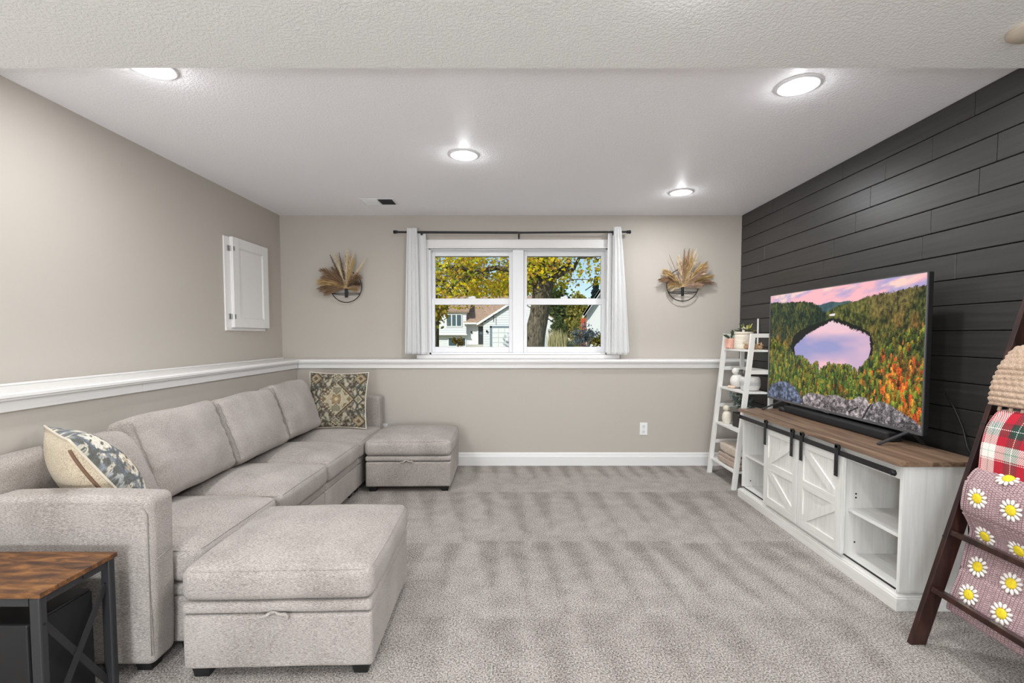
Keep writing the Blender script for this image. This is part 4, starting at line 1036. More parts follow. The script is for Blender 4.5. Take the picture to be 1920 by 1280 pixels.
e = empty('ceramic_bowl', (1.93, 3.90, z), 'white and grey ribbed ceramic bowl on the second tier', 'bowl')
prof = [(0.045, 0.0005), (0.066, 0.006), (0.076, 0.03)] + [(0.079 - 0.0012 * (k % 2), 0.036 + k * 0.006) for k in range(10)] + [(0.074, 0.104), (0.067, 0.112), (0.062, 0.108), (0.066, 0.06), (0.05, 0.02), (0.0, 0.016)]
MB().lathe((1.93, 3.90, z), prof, 36, caps=False).build('body', plain('speckled white glaze', (216, 213, 210), 0.5, var=0.06, vscale=40), e, True, 50)
MB().lathe((1.93, 3.90, z + 0.045), [(0.0795, 0.0), (0.0803, 0.003), (0.0795, 0.03)], 36, caps=False).build('glaze_band', plain('pale grey glaze', (190, 188, 188), 0.5), e, True)
e = empty('ceramic_vase', (1.965, 4.10, z), 'grey mottled vase behind the white animal figurine on the second tier', 'vase')
e.location = (1.975, 4.16, z)
MB().lathe((1.975, 4.165, z), [(0.022, 0.0005), (0.03, 0.03), (0.034, 0.075), (0.028, 0.11), (0.016, 0.13), (0.016, 0.145), (0.02, 0.152), (0.0, 0.15)], 24, caps=False).build('body', plain('mottled grey glaze', (132, 130, 128), 0.4, var=0.3, vscale=50), e, True, 50)
MB().lathe((1.975, 4.165, z + 0.146), [(0.0195, 0.0), (0.021, 0.004), (0.0195, 0.008)], 20, caps=False).build('rim', plain('dark grey rim', (100, 100, 100), 0.4), e, True)

# third tier: cream vase with ball lid, black crate of eucalyptus
z = SHT[2]
e = empty('lidded_vase', (1.85, 4.135, z), 'cream vase with a round ball top on the third tier', 'vase')
cv = plain('cream matte ceramic', (228, 220, 204), 0.6, var=0.05)
MB().lathe((1.85, 4.135, z), [(0.03, 0.0005), (0.038, 0.02), (0.042, 0.05), (0.038, 0.085), (0.026, 0.106), (0.014, 0.112), (0.0, 0.112)], 24, caps=False).build('body', cv, e, True, 50)
bb = MB().ball((1.843, 4.135, z + 0.136), (0.027, 0.027, 0.027), 20, 14); bo = bb.build('ball_top', cv, e, True)
rg = MB()
for k in range(6):
    a = math.pi * k / 6
    rg.tube([(1.843 + 0.0275 * math.cos(t) * math.cos(a), 4.135 + 0.0275 * math.cos(t) * math.sin(a), z + 0.136 + 0.0275 * math.sin(t)) for t in np.linspace(0, 2 * math.pi, 25)[:-1]], 0.0012, 5, True)
rg.build('ridge', plain('cream ridge', (206, 196, 176), 0.6), bo, True)
e = empty('planter_crate', (1.90, 3.97, z), 'black wooden box planter with dusty eucalyptus on the third tier', 'planter')
bc = plain('black stained wood', (54, 48, 44), 0.7, var=0.2)
MB().box(1.852, 1.972, 3.92, 4.04, z, z + 0.118, 0.006).build('box', bc, e)
MB().box(1.850, 1.852, 3.94, 4.02, z + 0.124, z + 0.126).build('plate_mount', bc, e)
MB().box(1.853, 1.971, 3.921, 4.039, z + 0.1182, z + 0.1195).build('soil', M['soil'], e)
sg_ = MB().box(1.862, 1.962, 3.918, 3.924, z + 0.118, z + 0.155, 0.002).build('name_board', plain('dark brown plaque', (46, 30, 22), 0.6), e)
for k in range(4): MB().bar((1.88 + k * 0.022, 3.9172, z + 0.126), (1.88 + k * 0.022, 3.9172, z + 0.147), 0.0012, 0.006, (1, 0, 0)).build('letter_mark', plain('tan lettering', (170, 136, 96), 0.7), sg_)
st_ = MB(); g = random.Random(14); tips = []
for k in range(22):
    a = g.random() * 6.28; rr = 0.04 + 0.075 * g.random(); hh = 0.03 + 0.14 * g.random()
    p0 = (1.912 + 0.02 * math.cos(a), 3.985 + 0.02 * math.sin(a), z + 0.115); p1 = (1.905 + rr * math.cos(a) * 0.9, 4.01 + rr * math.sin(a), z + 0.12 + hh)
    st_.tube([p0, ((p0[0] + p1[0]) / 2, (p0[1] + p1[1]) / 2, p1[2] * 0.6 + p0[2] * 0.4 + 0.02), p1], 0.0018, 5); tips.append(p1)
st_.build('stem', plain('grey green stem', (92, 98, 80), 0.7), e)
lf = MB()
for k, p in enumerate(tips): leaf_cluster(lf, p, 9, 0.022, 0.034, 60 + k, 0.3, 0.75)
lf.build('foliage', M['leaf_grey'], e, label='dusty grey green round leaves')

# bottom tier: folded blankets
z = SHT[3]
M['throw_cream'] = fabric('cream knit throw', (176, 158, 140), (222, 208, 192), (160, 160, 160), 400, 0.6)
M['throw_taupe'] = fabric('taupe quilted throw', (150, 130, 116), (196, 178, 164), (160, 160, 160), 400, 0.6)
def folded(e, nm, cx, cy, z0, hx, hy, hz, mat, seed):
    def fn(w):
        return Vector((w[0] + wrinkle(w, 0.010, 14, seed), w[1] + wrinkle(w, 0.012, 12, seed + 3), w[2] + wrinkle(w, 0.010 if w[2] > 0 else 0.002, 18, seed + 5) + 0.008 * (1 - (w[1] / hy) ** 2) * (w[2] > 0)))
    return soft_box(cx, cy, z0 + hz, hx, hy, hz, min(0.016, hz * 0.9), (14, 22, 2), 3, fn).build(nm, mat, e, True)
e = empty('folded_blanket', (1.895, 3.99, z), 'taupe folded blanket at the bottom of the ladder shelf pile', 'blanket', 'folded blankets on the ladder shelf')
folded(e, 'lower_fold', 1.89, 3.99, z + 0.002, 0.105, 0.19, 0.021, M['throw_taupe'], 2); folded(e, 'upper_fold', 1.893, 4.0, z + 0.045, 0.10, 0.18, 0.017, M['throw_taupe'], 5)
e = empty('folded_blanket', (1.895, 3.99, z + 0.085), 'cream knitted blanket rolled on top of the taupe blanket', 'blanket', 'folded blankets on the ladder shelf')
folded(e, 'roll', 1.893, 4.01, z + 0.092, 0.095, 0.155, 0.034, M['throw_cream'], 9)
MB().tube([(1.80, 3.868, z + 0.105), (1.84, 3.858, z + 0.125), (1.90, 3.856, z + 0.13), (1.95, 3.86, z + 0.11)], [0.012, 0.02, 0.02, 0.012], 10).build('turned_hem', M['throw_cream'], e, True)
# ================================================================== wall fittings
# access panel in the upper left wall
ap = empty('access_panel', (XL, 4.04, 1.66), 'white framed access door set in the left wall', 'access door')
MB().box(XL, XL + 0.012, 3.748, 4.335, 1.286, 2.036, 0.003).build('frame', M['trim'], ap)
dr = MB().box(XL + 0.012, XL + 0.030, 3.818, 4.352, 1.312, 2.040, 0.003).build('door', M['trim'], ap)
mo = MB()
for (y0, y1, z0, z1) in ((3.818, 3.905, 1.312, 2.04), (4.265, 4.352, 1.312, 2.04), (3.905, 4.265, 1.312, 1.39), (3.905, 4.265, 1.962, 2.04)):
    mo.box(XL + 0.030, XL + 0.040, y0, y1, z0, z1, 0.002)
mo.build('door_frame', M['trim'], dr)
bd = MB()
for (y0, y1, z0, z1) in ((3.905, 3.913, 1.39, 1.962), (4.257, 4.265, 1.39, 1.962), (3.905, 4.265, 1.39, 1.398), (3.905, 4.265, 1.954, 1.962)): bd.box(XL + 0.030, XL + 0.0365, y0, y1, z0, z1, 0.002)
bd.build('bead', M['trim'], dr)
hm = plain('painted hinge', (150, 148, 145), 0.35, 0.6)
for z in (1.40, 1.945):
    h = MB().box(XL + 0.012, XL + 0.016, 3.785, 3.812, z - 0.022, z + 0.022, 0.002); h.tube([(XL + 0.02, 3.815, z - 0.02), (XL + 0.02, 3.815, z + 0.02)], 0.006, 8)
    hi = h.build('hinge', hm, ap)
    MB().box(XL + 0.040, XL + 0.043, 3.82, 3.838, z - 0.018, z + 0.018, 0.001).build('hinge_leaf', hm, hi)

# dried pampas sconces
M['wire'] = plain('black iron wire', (38, 34, 30), 0.5, 0.4)
def pampas_mat(nm, c): return plain(nm, c, 0.95, var=0.25, vscale=120)
PM = [pampas_mat('pale pampas', (226, 208, 176)), pampas_mat('golden grass', (196, 166, 116)), pampas_mat('brown grass', (150, 120, 92)), pampas_mat('dark brown grass', (104, 82, 66)), pampas_mat('blush grass', (206, 178, 156))]
def sconce(cx, cz, R, label, plumes, seed, tz):
    y = 4.615
    e = empty('pampas_sconce', (cx, YB, cz), label, 'wall sconce', 'wall sconces of dried pampas')
    MB().tube([(cx + R * math.cos(a), y, cz + R * math.sin(a)) for a in np.linspace(0, 2 * math.pi, 49)[:-1]], 0.0042, 8, True).build('ring', M['wire'], e, True)
    zb = cz - R * 0.42; hw = math.sqrt(R * R - (0.42 * R) ** 2)
    MB().tube([(cx - hw, y, zb), (cx + hw, y, zb)], 0.003, 6).build('cross_wire', M['wire'], e)
    hb = [(cx - hw * math.cos(a) , y + 0.042 * math.sin(a), zb - 0.012 * math.sin(a)) for a in np.linspace(0, math.pi, 15)]
    MB().tube(hb, 0.003, 6).build('back_wire', M['wire'], e)
    MB().lathe((cx, y, zb - 0.04), [(0.0125, 0.0), (0.0135, 0.002), (0.0135, 0.084), (0.0115, 0.086), (0.011, 0.06)], 18, caps=False).build('tube_vase', M['black_metal'], e, True, 40)
    g = random.Random(seed)
    o = Vector((cx, y, zb + 0.045))
    for (ang, L, mi, fl, fuzz) in plumes:        # angle from vertical, length, material, droop, width
        a = math.radians(ang); d = Vector((math.sin(a), -0.10 - 0.12 * g.random(), math.cos(a))).normalized()
        pts = []
        for t in np.linspace(0, 1, 9):
            p = o + d * L * t + Vector((math.copysign(fl, ang) * 0.5 * t * t, 0, -fl * t * t * t))
            p.y = min(p.y, 4.645); pts.append(p)
        st_ = MB().tube(pts[:6], 0.0017, 5).build('stem', PM[1], e)
        pm = MB(); pm.tube(pts[1:], [fuzz * 0.10, fuzz * 0.16, fuzz * 0.26, fuzz * 0.32, fuzz * 0.34, fuzz * 0.3, fuzz * 0.2, fuzz * 0.04], 6)
        for t in np.linspace(0.10, 1.0, 60):
            k = t * 8; i = min(7, int(k)); c = pts[i].lerp(pts[i + 1], k - i); td = (pts[i + 1] - pts[i]).normalized()
            for _ in range(3):
                rv = Vector((g.random() - .5, (g.random() - .5) * 0.7, g.random() - .5)); rv = (rv - td * rv.dot(td))
                if rv.length < 1e-4: continue
                rv.normalize(); ln = fuzz * (0.8 + g.random() * 0.8) * (0.40 + 0.9 * math.sin(math.pi * min(1, t / 1.05)))
                q = c + td * ln * 1.5 + rv * ln * 0.75 + Vector((0, 0, -ln * 0.35 * abs(math.sin(a)))); q.y = min(q.y, 4.652)
                s_ = td.cross(rv) * 0.0013; mid = c.lerp(q, 0.55) + rv * ln * 0.12
                pm.add([c - s_, c + s_, mid + s_ * 0.9, q, mid - s_ * 0.9], [(0, 1, 2, 3, 4)])
        pm.build('plume', PM[mi], e)
    return e
sconce(-1.665, 1.72, 0.152, 'pampas sconce on the back wall left of the window, browner plumes', [(-22, 0.34, 3, 0.0, 0.012), (-15, 0.33, 0, 0.0, 0.02), (-6, 0.34, 3, 0.0, 0.009), (3, 0.31, 2, 0.0, 0.014), (7, 0.36, 0, 0.0, 0.02), (16, 0.34, 0, 0.0, 0.018), (12, 0.30, 1, 0.0, 0.02), (20, 0.29, 1, 0.0, 0.018), (36, 0.36, 0, 0.01, 0.014),
    (-38, 0.30, 2, 0.06, 0.03), (-44, 0.25, 2, 0.07, 0.03), (-62, 0.25, 1, 0.05, 0.032), (-72, 0.22, 2, 0.07, 0.03), (-85, 0.17, 2, 0.05, 0.03), (34, 0.20, 2, 0.05, 0.03), (52, 0.15, 3, 0.04, 0.026), (68, 0.12, 4, 0.03, 0.024), (82, 0.09, 1, 0.02, 0.02), (-28, 0.24, 2, 0.02, 0.022)], 5, 2.06)
sconce(1.607, 1.735, 0.155, 'pampas sconce on the back wall right of the window, golden plumes', [(-26, 0.34, 2, 0.0, 0.005), (-12, 0.30, 0, 0.0, 0.02), (-2, 0.36, 2, 0.0, 0.013), (5, 0.36, 2, 0.0, 0.014), (11, 0.36, 1, 0.0, 0.018), (17, 0.37, 0, 0.0, 0.013), (23, 0.33, 0, 0.0, 0.016), (2, 0.28, 1, 0.0, 0.022), (14, 0.28, 1, 0.0, 0.022),
    (-40, 0.26, 1, 0.05, 0.03), (-55, 0.24, 2, 0.07, 0.026), (-68, 0.13, 1, 0.03, 0.026), (-80, 0.10, 0, 0.03, 0.022), (38, 0.31, 1, 0.02, 0.03), (46, 0.29, 4, 0.02, 0.03), (58, 0.29, 1, 0.05, 0.028), (66, 0.27, 2, 0.07, 0.024), (72, 0.16, 4, 0.03, 0.024), (-8, 0.24, 4, 0.0, 0.024)], 8, 2.06)

# ------------------------------------------------------------------ curtain rod and curtains
YR = 4.565; ZR = 2.232
rod = empty('curtain_rod', (0.0, YR, ZR), 'black curtain rod above the window', 'curtain rod')
MB().tube([(-1.15, YR, ZR + 0.002), (0.0, YR, ZR - 0.004), (1.05, YR, ZR + 0.004)], 0.0095, 12).build('rod', M['black_metal'], rod, True, 50)
MB().tube([(-0.93, YR, ZR), (0.0, YR, ZR - 0.0035)], 0.0112, 12).build('outer_tube', M['black_metal'], rod, True, 50)
for x, s_ in ((-1.15, -1), (1.05, 1)):
    MB().lathe((x, YR, ZR + 0.003), [(0.0, -0.002 * s_), (0.015, -0.002 * s_), (0.017, 0.004 * s_), (0.0135, 0.008 * s_), (0.0135, 0.014 * s_), (0.017, 0.018 * s_), (0.017, 0.03 * s_), (0.012, 0.036 * s_), (0, 0.037 * s_)], 16, 'x', False).build('finial', M['black_metal'], rod, True, 40)
for x in (-0.915, 0.015, 0.92):
    b_ = MB().box(x - 0.008, x + 0.008, YR - 0.002, YB, ZR - 0.018, ZR - 0.010, 0.001); b_.box(x - 0.008, x + 0.008, YB - 0.004, YB, ZR - 0.046, ZR - 0.002, 0.001); b_.box(x - 0.008, x + 0.008, YR - 0.012, YR - 0.004, ZR - 0.03, ZR - 0.008, 0.001)
    b_.build('bracket', M['black_metal'], rod)
m, nt, b = newmat('white curtain cotton')
b.inputs['Base Color'].default_value = srgb(240, 240, 240); b.inputs['Roughness'].default_value = 0.9; b.inputs['Specular IOR Level'].default_value = 0.1
b.inputs['Sheen Weight'].default_value = 0.1
n = nd(nt, 'ShaderNodeTexNoise', Scale=600.0); nt.links.new(coords(nt), n.inputs['Vector']); bump(nt, b, n.outputs[0], 0.15, 0.002)
tl = nd(nt, 'ShaderNodeBsdfTranslucent'); tl.inputs[0].default_value = srgb(240, 240, 238)
mx = nd(nt, 'ShaderNodeMixShader'); mx.inputs[0].default_value = 0.22
nt.links.new(b.outputs[0], mx.inputs[1]); nt.links.new(tl.outputs[0], mx.inputs[2]); nt.links.new(mx.outputs[0], nt.nodes['Material Output'].inputs[0]); M['curtain'] = m
def curtain(xt0, xt1, xb0, xb1, z0, z1, folds, label, seed, back):
    e = empty('window_curtain', ((xt0 + xt1) / 2, YR, z0), label, 'curtain', 'white curtain panels')
    def sheet(nm, xa0, xa1, xc0, xc1, yoff, folds, amp, zt):
        nx, nz = 64, 40; mb = MB(); g = random.Random(seed)
        ph = [g.random() * 0.9 for _ in range(8)]
        for j in range(nz + 1):
            t = j / nz; z = zt + (z0 - zt) * t
            if nm == 'pleats': z += 0.006 * math.sin(ph[0] * 9) * t
            a = xa0 + (xc0 - xa0) * t ** 0.8; b2 = xa1 + (xc1 - xa1) * t ** 0.8
            for i in range(nx + 1):
                u = i / nx
                am = amp * (0.55 + 0.75 * t); f = math.sin(u * folds * 2 * math.pi + ph[1] + 0.5 * math.sin(t * 2.2 + ph[2] * 5) * (u - 0.4)) 
                hdr = max(0.0, 1 - abs(z - ZR) / 0.03)
                y = YR + yoff - 0.004 + am * f * (1 - 0.6 * hdr) - 0.012 * hdr - 0.012 * t
                mb.v.append((a + (b2 - a) * (u + 0.02 * math.sin(u * folds * 4 * math.pi)), y, z + 0.004 * f * (j == 0)))
        w = nx + 1; mb.f = [(j * w + i, j * w + i + 1, (j + 1) * w + i + 1, (j + 1) * w + i) for j in range(nz) for i in range(nx)]
        o = mb.build(nm, M['curtain'], e, True, fix=False)
        so = o.modifiers.new('thick', 'SOLIDIFY'); so.thickness = 0.0016
        return o
    p = sheet('pleats', xt0, xt1, xb0, xb1, -0.016, folds, 0.013, z1)
    hem = MB().box(min(xb0, xb1) + 0.004, max(xb0, xb1) - 0.004, YR - 0.052, YR - 0.0505, z0 + 0.004, z0 + 0.007); 
    sheet('return_edge', *back, 0.030, 1.6, 0.006, z1 - 0.035)
    return e
curtain(-1.05, -0.955, -1.082, -0.935, 1.062, 2.272, 3.0, 'white curtain panel at the left side of the window', 3, (-0.965, -0.882, -0.965, -0.872))
curtain(0.918, 0.985, 0.905, 1.078, 1.066, 2.282, 3.2, 'white curtain panel at the right side of the window', 11, (0.872, 0.935, 0.864, 0.955))

# ================================================================== leaning ladder and its blankets
LF = 1.588; LS = 0.292                        # foot of the front edge, lean per metre of height
AL = math.atan(LS); LT = 2.02
def lad(s, n, y):                              # along the rail, out from its front face, y
    return Vector((LF + s * math.sin(AL) - n * math.cos(AL), y, s * math.cos(AL) + n * math.sin(AL)))
YR1, YR0 = 1.862, 1.402                        # far rail, near rail
ldr = empty('blanket_ladder', (1.8, 1.63, 0), 'dark mahogany ladder leaning on the shiplap wall holding blankets', 'ladder')
for y in (YR1, YR0):
    mb = MB().box(0, LT, -0.066, 0.0, -0.010, 0.010, 0.002)
    mb.v = [tuple(lad(max(p[0], 0) + (0.066 * LS if False else 0) + (-p[1]) * 0.0, p[1], y + p[2])) for p in mb.v]
    # foot cut level with the floor
    mb.v = [(p[0], p[1], max(p[2], 0.0)) for p in mb.v]
    rl = mb.build('rail', M['mahogany'], ldr)
    for s_ in (0.46, 0.935):
        MB().box(-0.004, 0.004, 0, 0.0006, -0.0102, 0.0102).xf(lambda p: lad(s_ + p.x, p.y, y + p.z)).build('joint_line', M['black_plastic'], rl)
    hb = MB()
    for k in (0.92, 0.95): 
        c = lad(k, -0.022, y - 0.0105); hb.lathe(c, [(0.005, 0.0), (0.005, -0.003), (0, -0.004)], 8, 'y', False)
    hb.build('bolt', M['black_metal'], rl)
RUNGS = [0.245, 0.485, 0.725, 0.965, 1.205, 1.445, 1.685, 1.925]
for s_ in RUNGS:
    mb = MB().box(s_ - 0.010, s_ + 0.010, -0.045, -0.004, YR0 + 0.0101, YR1 - 0.0101, 0.002)
    mb.xf(lambda p: lad(p.x, p.y, p.z)).build('rung', M['mahogany'], ldr)

def draped(path, thick, y0, y1, ny, nseg=60, disp=None, taper=0.02, ends=0.5):
    """closed cloth body: centre path of (s, n) points, extruded along y; uv in metres"""
    P = np.array(path, float); d = np.r_[0, np.cumsum(np.hypot(*np.diff(P, axis=0).T))]
    T = np.linspace(0, d[-1], nseg); c = np.stack([np.interp(T, d, P[:, 0]), np.interp(T, d, P[:, 1])], 1)
    for _ in range(6): c[1:-1] = (c[:-2] + 2 * c[1:-1] + c[2:]) / 4
    tg = np.gradient(c, axis=0); tg /= np.linalg.norm(tg, axis=1)[:, None]; nrm = np.stack([-tg[:, 1], tg[:, 0]], 1)
    loop = [(c[i], nrm[i], 1, T[i]) for i in range(nseg)] + [(c[i], nrm[i], -1, T[i]) for i in range(nseg - 1, -1, -1)]
    mb = MB(); uv = []; k = len(loop)
    ys = np.linspace(y0, y1, ny + 1)
    for j, y in enumerate(ys):
        e_ = min(1.0, max(0.0, min(y - y0, y1 - y)) / taper); th = thick / 2 * (0.25 + 0.75 * math.sqrt(max(0, 1 - (1 - e_) ** 2)))
        for (p, nn, sg, t) in loop:
            rt = min(1.0, min(t, d[-1] - t) / (thick * 0.6)); h = th * (0.2 + 0.8 * math.sqrt(max(0, 1 - (1 - rt) ** 2)))
            off = h + (disp(t, y, sg) if disp else 0.0)
            q = p + nn * sg * off
            w = lad(q[0], q[1], y); w = w + Vector((0, 1, 0)) * 0.006 * mnoise.noise(Vector((w.x * 9, w.z * 9, 1.0)))
            mb.v.append(tuple(w)); uv.append((t, y, sg))
    for j in range(ny):
        for i in range(k): mb.f.append((j * k + i, j * k + (i + 1) % k, (j + 1) * k + (i + 1) % k, (j + 1) * k + i))
    mb.f.append(tuple(range(k))[::-1]); mb.f.append(tuple(ny * k + i for i in range(k)))
    mb.uv = uv; return mb, c, nrm, T
YB0, YB1 = 1.425, 1.838
# chunky knit
M['knit'] = fabric('chunky beige knit', (150, 122, 100), (206, 182, 160), (300, 300, 300), 500, 0.5)
def knit_disp(t, y, sg):
    row = t / 0.021; st = y / 0.026 + 0.5 * (int(row) % 2)
    return 0.010 * abs(math.sin(row * math.pi)) ** 0.7 * (0.55 + 0.45 * abs(math.sin(st * math.pi + (row % 1) * 1.2))) + 0.003 * mnoise.noise(Vector((t * 30, y * 30, 0)))
s4 = RUNGS[4]
kb = empty('knitted_blanket', tuple(lad(s4, 0.03, 1.63)), 'beige chunky knit blanket hung on the top of the ladder stack', 'blanket')
path = [(s4 - 0.10, -0.098), (s4 - 0.01, -0.098), (s4 + 0.03, -0.075), (s4 + 0.042, -0.045), (s4 + 0.032, -0.010), (s4 - 0.03, 0.014), (s4 - 0.12, 0.018), (s4 - 0.19, 0.010)]
mb, c_, n_, T_ = draped(path, 0.042, YB0, YB1 + 0.012, 110, 120, knit_disp, 0.05)
mb.build('knit_body', M['knit'], kb, True)
for k in range(9):
    y = YB0 + 0.05 + k * 0.042; p = lad(s4 - 0.192, 0.010, y)
    MB().tube([p, p + Vector((0.004, 0.006, -0.014)), p + Vector((0.008, -0.003, -0.026))], [0.006, 0.007, 0.004], 7).build('edge_stitch', M['knit'], kb, True)
# plaid
m, nt, b = newmat('red green plaid flannel')
at = nd(nt, 'ShaderNodeAttribute', attribute_name='uvp'); sp = nd(nt, 'ShaderNodeSeparateXYZ'); nt.links.new(at.outputs['Vector'], sp.inputs[0])
def stripes(sock, off):
    m_ = nd(nt, 'ShaderNodeMath', operation='MULTIPLY_ADD'); nt.links.new(sock, m_.inputs[0]); m_.inputs[1].default_value = 1 / 0.19; m_.inputs[2].default_value = off
    f_ = nd(nt, 'ShaderNodeMath', operation='FRACT'); nt.links.new(m_.outputs[0], f_.inputs[0])
    r = nt.nodes.new('ShaderNodeValToRGB'); r.color_ramp.interpolation = 'CONSTANT'; el = r.color_ramp.elements
    red, grn, wht, blk = srgb(176, 22, 44), srgb(38, 66, 56), srgb(232, 224, 216), srgb(58, 52, 52)
    st = [(0.0, red), (0.22, blk), (0.28, grn), (0.34, wht), (0.355, grn), (0.42, blk), (0.48, red), (0.66, wht), (0.78, srgb(150, 190, 170)), (0.80, wht), (0.92, red), (0.94, wht), (0.955, red)]
    while len(el) < len(st): el.new(0.5)
    for e_, (p, c) in zip(el, st): e_.position = p; e_.color = c
    nt.links.new(f_.outputs[0], r.inputs[0]); return r.outputs[0]
wv = nd(nt, 'ShaderNodeTexWave', Scale=90.0, bands_direction='DIAGONAL'); nt.links.new(at.outputs['Vector'], wv.inputs['Vector'])
thr = nd(nt, 'ShaderNodeMath', operation='GREATER_THAN'); nt.links.new(wv.outputs['Fac'], thr.inputs[0]); thr.inputs[1].default_value = 0.5
mxn = nd(nt, 'ShaderNodeMix', data_type='RGBA'); nt.links.new(thr.outputs[0], mxn.inputs['Factor']); nt.links.new(stripes(sp.outputs[0], 0.42), mxn.inputs[6]); nt.links.new(stripes(sp.outputs[1], 0.42), mxn.inputs[7])
nt.links.new(mxn.outputs[2], b.inputs['Base Color']); b.inputs['Roughness'].default_value = 0.95; b.inputs['Specular IOR Level'].default_value = 0.1; b.inputs['Sheen Weight'].default_value = 0.2
bump(nt, b, wv.outputs['Fac'], 0.2, 0.002); M['plaid'] = m
s3 = RUNGS[3]
pb = empty('plaid_blanket', tuple(lad(s3, 0.02, 1.63)), 'red, green and white plaid blanket in the middle of the ladder', 'blanket')
path = [(s3 - 0.20, -0.085), (s3 - 0.05, -0.085), (s3 + 0.015, -0.075), (s3 + 0.034, -0.04), (s3 + 0.026, 0.0), (s3 - 0.04, 0.020), (s3 - 0.13, 0.012), (s3 - 0.235, -0.012)]
mb, *_ = draped(path, 0.034, YB0, YB1 - 0.012, 30, 70, lambda t, y, sg: 0.004 * mnoise.noise(Vector((t * 8, y * 7, 3))), 0.02)
mb.build('outer_fold', M['plaid'], pb, True)
path = [(s3 - 0.18, -0.064), (s3 - 0.05, -0.064), (s3 - 0.005, -0.060), (s3 + 0.014, -0.04), (s3 + 0.010, -0.012), (s3 - 0.06, -0.004), (s3 - 0.14, -0.012), (s3 - 0.215, -0.030)]
mb, *_ = draped(path, 0.012, YB0 + 0.015, YB1 - 0.03, 16, 50); mb.build('inner_fold', M['plaid'], pb, True)
# crochet daisy squares
m, nt, b = newmat('mauve crochet wool')
at = nd(nt, 'ShaderNodeAttribute', attribute_name='uvp'); mp_ = nd(nt, 'ShaderNodeMapping'); mp_.inputs['Scale'].default_value = (1, 1, 0.2); nt.links.new(at.outputs['Vector'], mp_.inputs[0])
br = nd(nt, 'ShaderNodeTexBrick', Scale=40.0); nt.links.new(mp_.outputs[0], br.inputs['Vector'])
br.inputs['Color1'].default_value = srgb(190, 164, 166); br.inputs['Color2'].default_value = srgb(176, 148, 150); br.inputs['Mortar'].default_value = srgb(128, 100, 102)
br.inputs['Mortar Size'].default_value = 0.045; br.inputs['Mortar Smooth'].default_value = 0.6; br.inputs['Brick Width'].default_value = 0.30; br.inputs['Row Height'].default_value = 0.5
nz_ = nd(nt, 'ShaderNodeTexNoise', Scale=260.0, Detail=2.0); nt.links.new(at.outputs['Vector'], nz_.inputs['Vector'])
mm = nd(nt, 'ShaderNodeMix', data_type='RGBA', blend_type='OVERLAY'); mm.inputs['Factor'].default_value = 0.5; nt.links.new(br.outputs['Color'], mm.inputs[6]); nt.links.new(nz_.outputs[0], mm.inputs[7])
nt.links.new(mm.outputs[2], b.inputs['Base Color']); b.inputs['Roughness'].default_value = 0.95; b.inputs['Specular IOR Level'].default_value = 0.1
inv = nd(nt, 'ShaderNodeMath', operation='SUBTRACT'); inv.inputs[0].default_value = 1.0; nt.links.new(br.outputs['Fac'], inv.inputs[1])
bump(nt, b, inv.outputs[0], 0.7, 0.004); M['crochet'] = m
M['daisy_white'] = plain('white wool petals', (230, 224, 216), 0.95, var=0.06, vscale=200)
M['daisy_yellow'] = plain('yellow wool', (226, 200, 44), 0.95, var=0.15, vscale=250)
s2 = RUNGS[2]
db = empty('crochet_blanket', tuple(lad(s2, 0.0, 1.63)), 'mauve crochet blanket with white daisies hung low on the ladder', 'blanket')
path = [(s2 - 0.42, -0.125), (s2 - 0.20, -0.115), (s2 - 0.04, -0.095), (s2 + 0.02, -0.075), (s2 + 0.040, -0.03), (s2 + 0.026, 0.006), (s2 - 0.04, 0.024), (s2 - 0.12, 0.006), (s2 - 0.20, -0.062), (s2 - 0.30, -0.070), (s2 - 0.42, -0.072), (s2 - 0.535, -0.074)]
SQ = 0.122
def cro_disp(t, y, sg):
    a = abs(((t + 0.03) / SQ) % 1 - 0.5) * 2; c2 = abs(((y + 0.02) / SQ) % 1 - 0.5) * 2
    return -0.004 * (max(a, c2) > 0.93) + 0.0025 * (0.82 < max(a, c2) <= 0.93) + 0.004 * mnoise.noise(Vector((t * 10, y * 10, 7)))
mb, cc, nn_, TT = draped(path, 0.030, YB0, YB1 - 0.006, 60, 150, cro_disp, 0.02)
mb.build('crochet_body', M['crochet'], db, True)
def daisy(t, y, tilt=0.0):
    i = int(np.clip(np.searchsorted(TT, t), 1, len(TT) - 2)); p = cc[i]; nv = nn_[i] * NS
    tgv = cc[i + 1] - cc[i - 1]; tgv = tgv / np.linalg.norm(tgv)
    def at3(a, b_, h): return lad(p[0] + tgv[0] * a + nv[0] * (0.0155 + h), p[1] + tgv[1] * a + nv[1] * (0.0155 + h), y + b_)
    R_ = 0.0185
    fl = MB().lathe((0, 0, 0), [(R_, -0.003), (R_ * 1.02, 0.003), (R_ * 0.8, 0.0065), (R_ * 0.45, 0.0075), (0.0, 0.0068)], 14, caps=False).xf(lambda q: at3(q.x, q.y, q.z)).build('daisy', M['daisy_yellow'], db, True, label='yellow daisy centre with white petals')
    for k in range(12):
        a = 2 * math.pi * k / 12 + 0.13
        pe = MB().ball((0, 0, 0), (0.0112, 0.0062, 0.0046), 8, 6)
        ca, sa = math.cos(a), math.sin(a); rr = R_ + 0.0100
        pe.xf(lambda q: at3(ca * (rr + q.x) - sa * q.y, sa * (rr + q.x) + ca * q.y, q.z + 0.002)).build('petal', M['daisy_white'], fl, True)
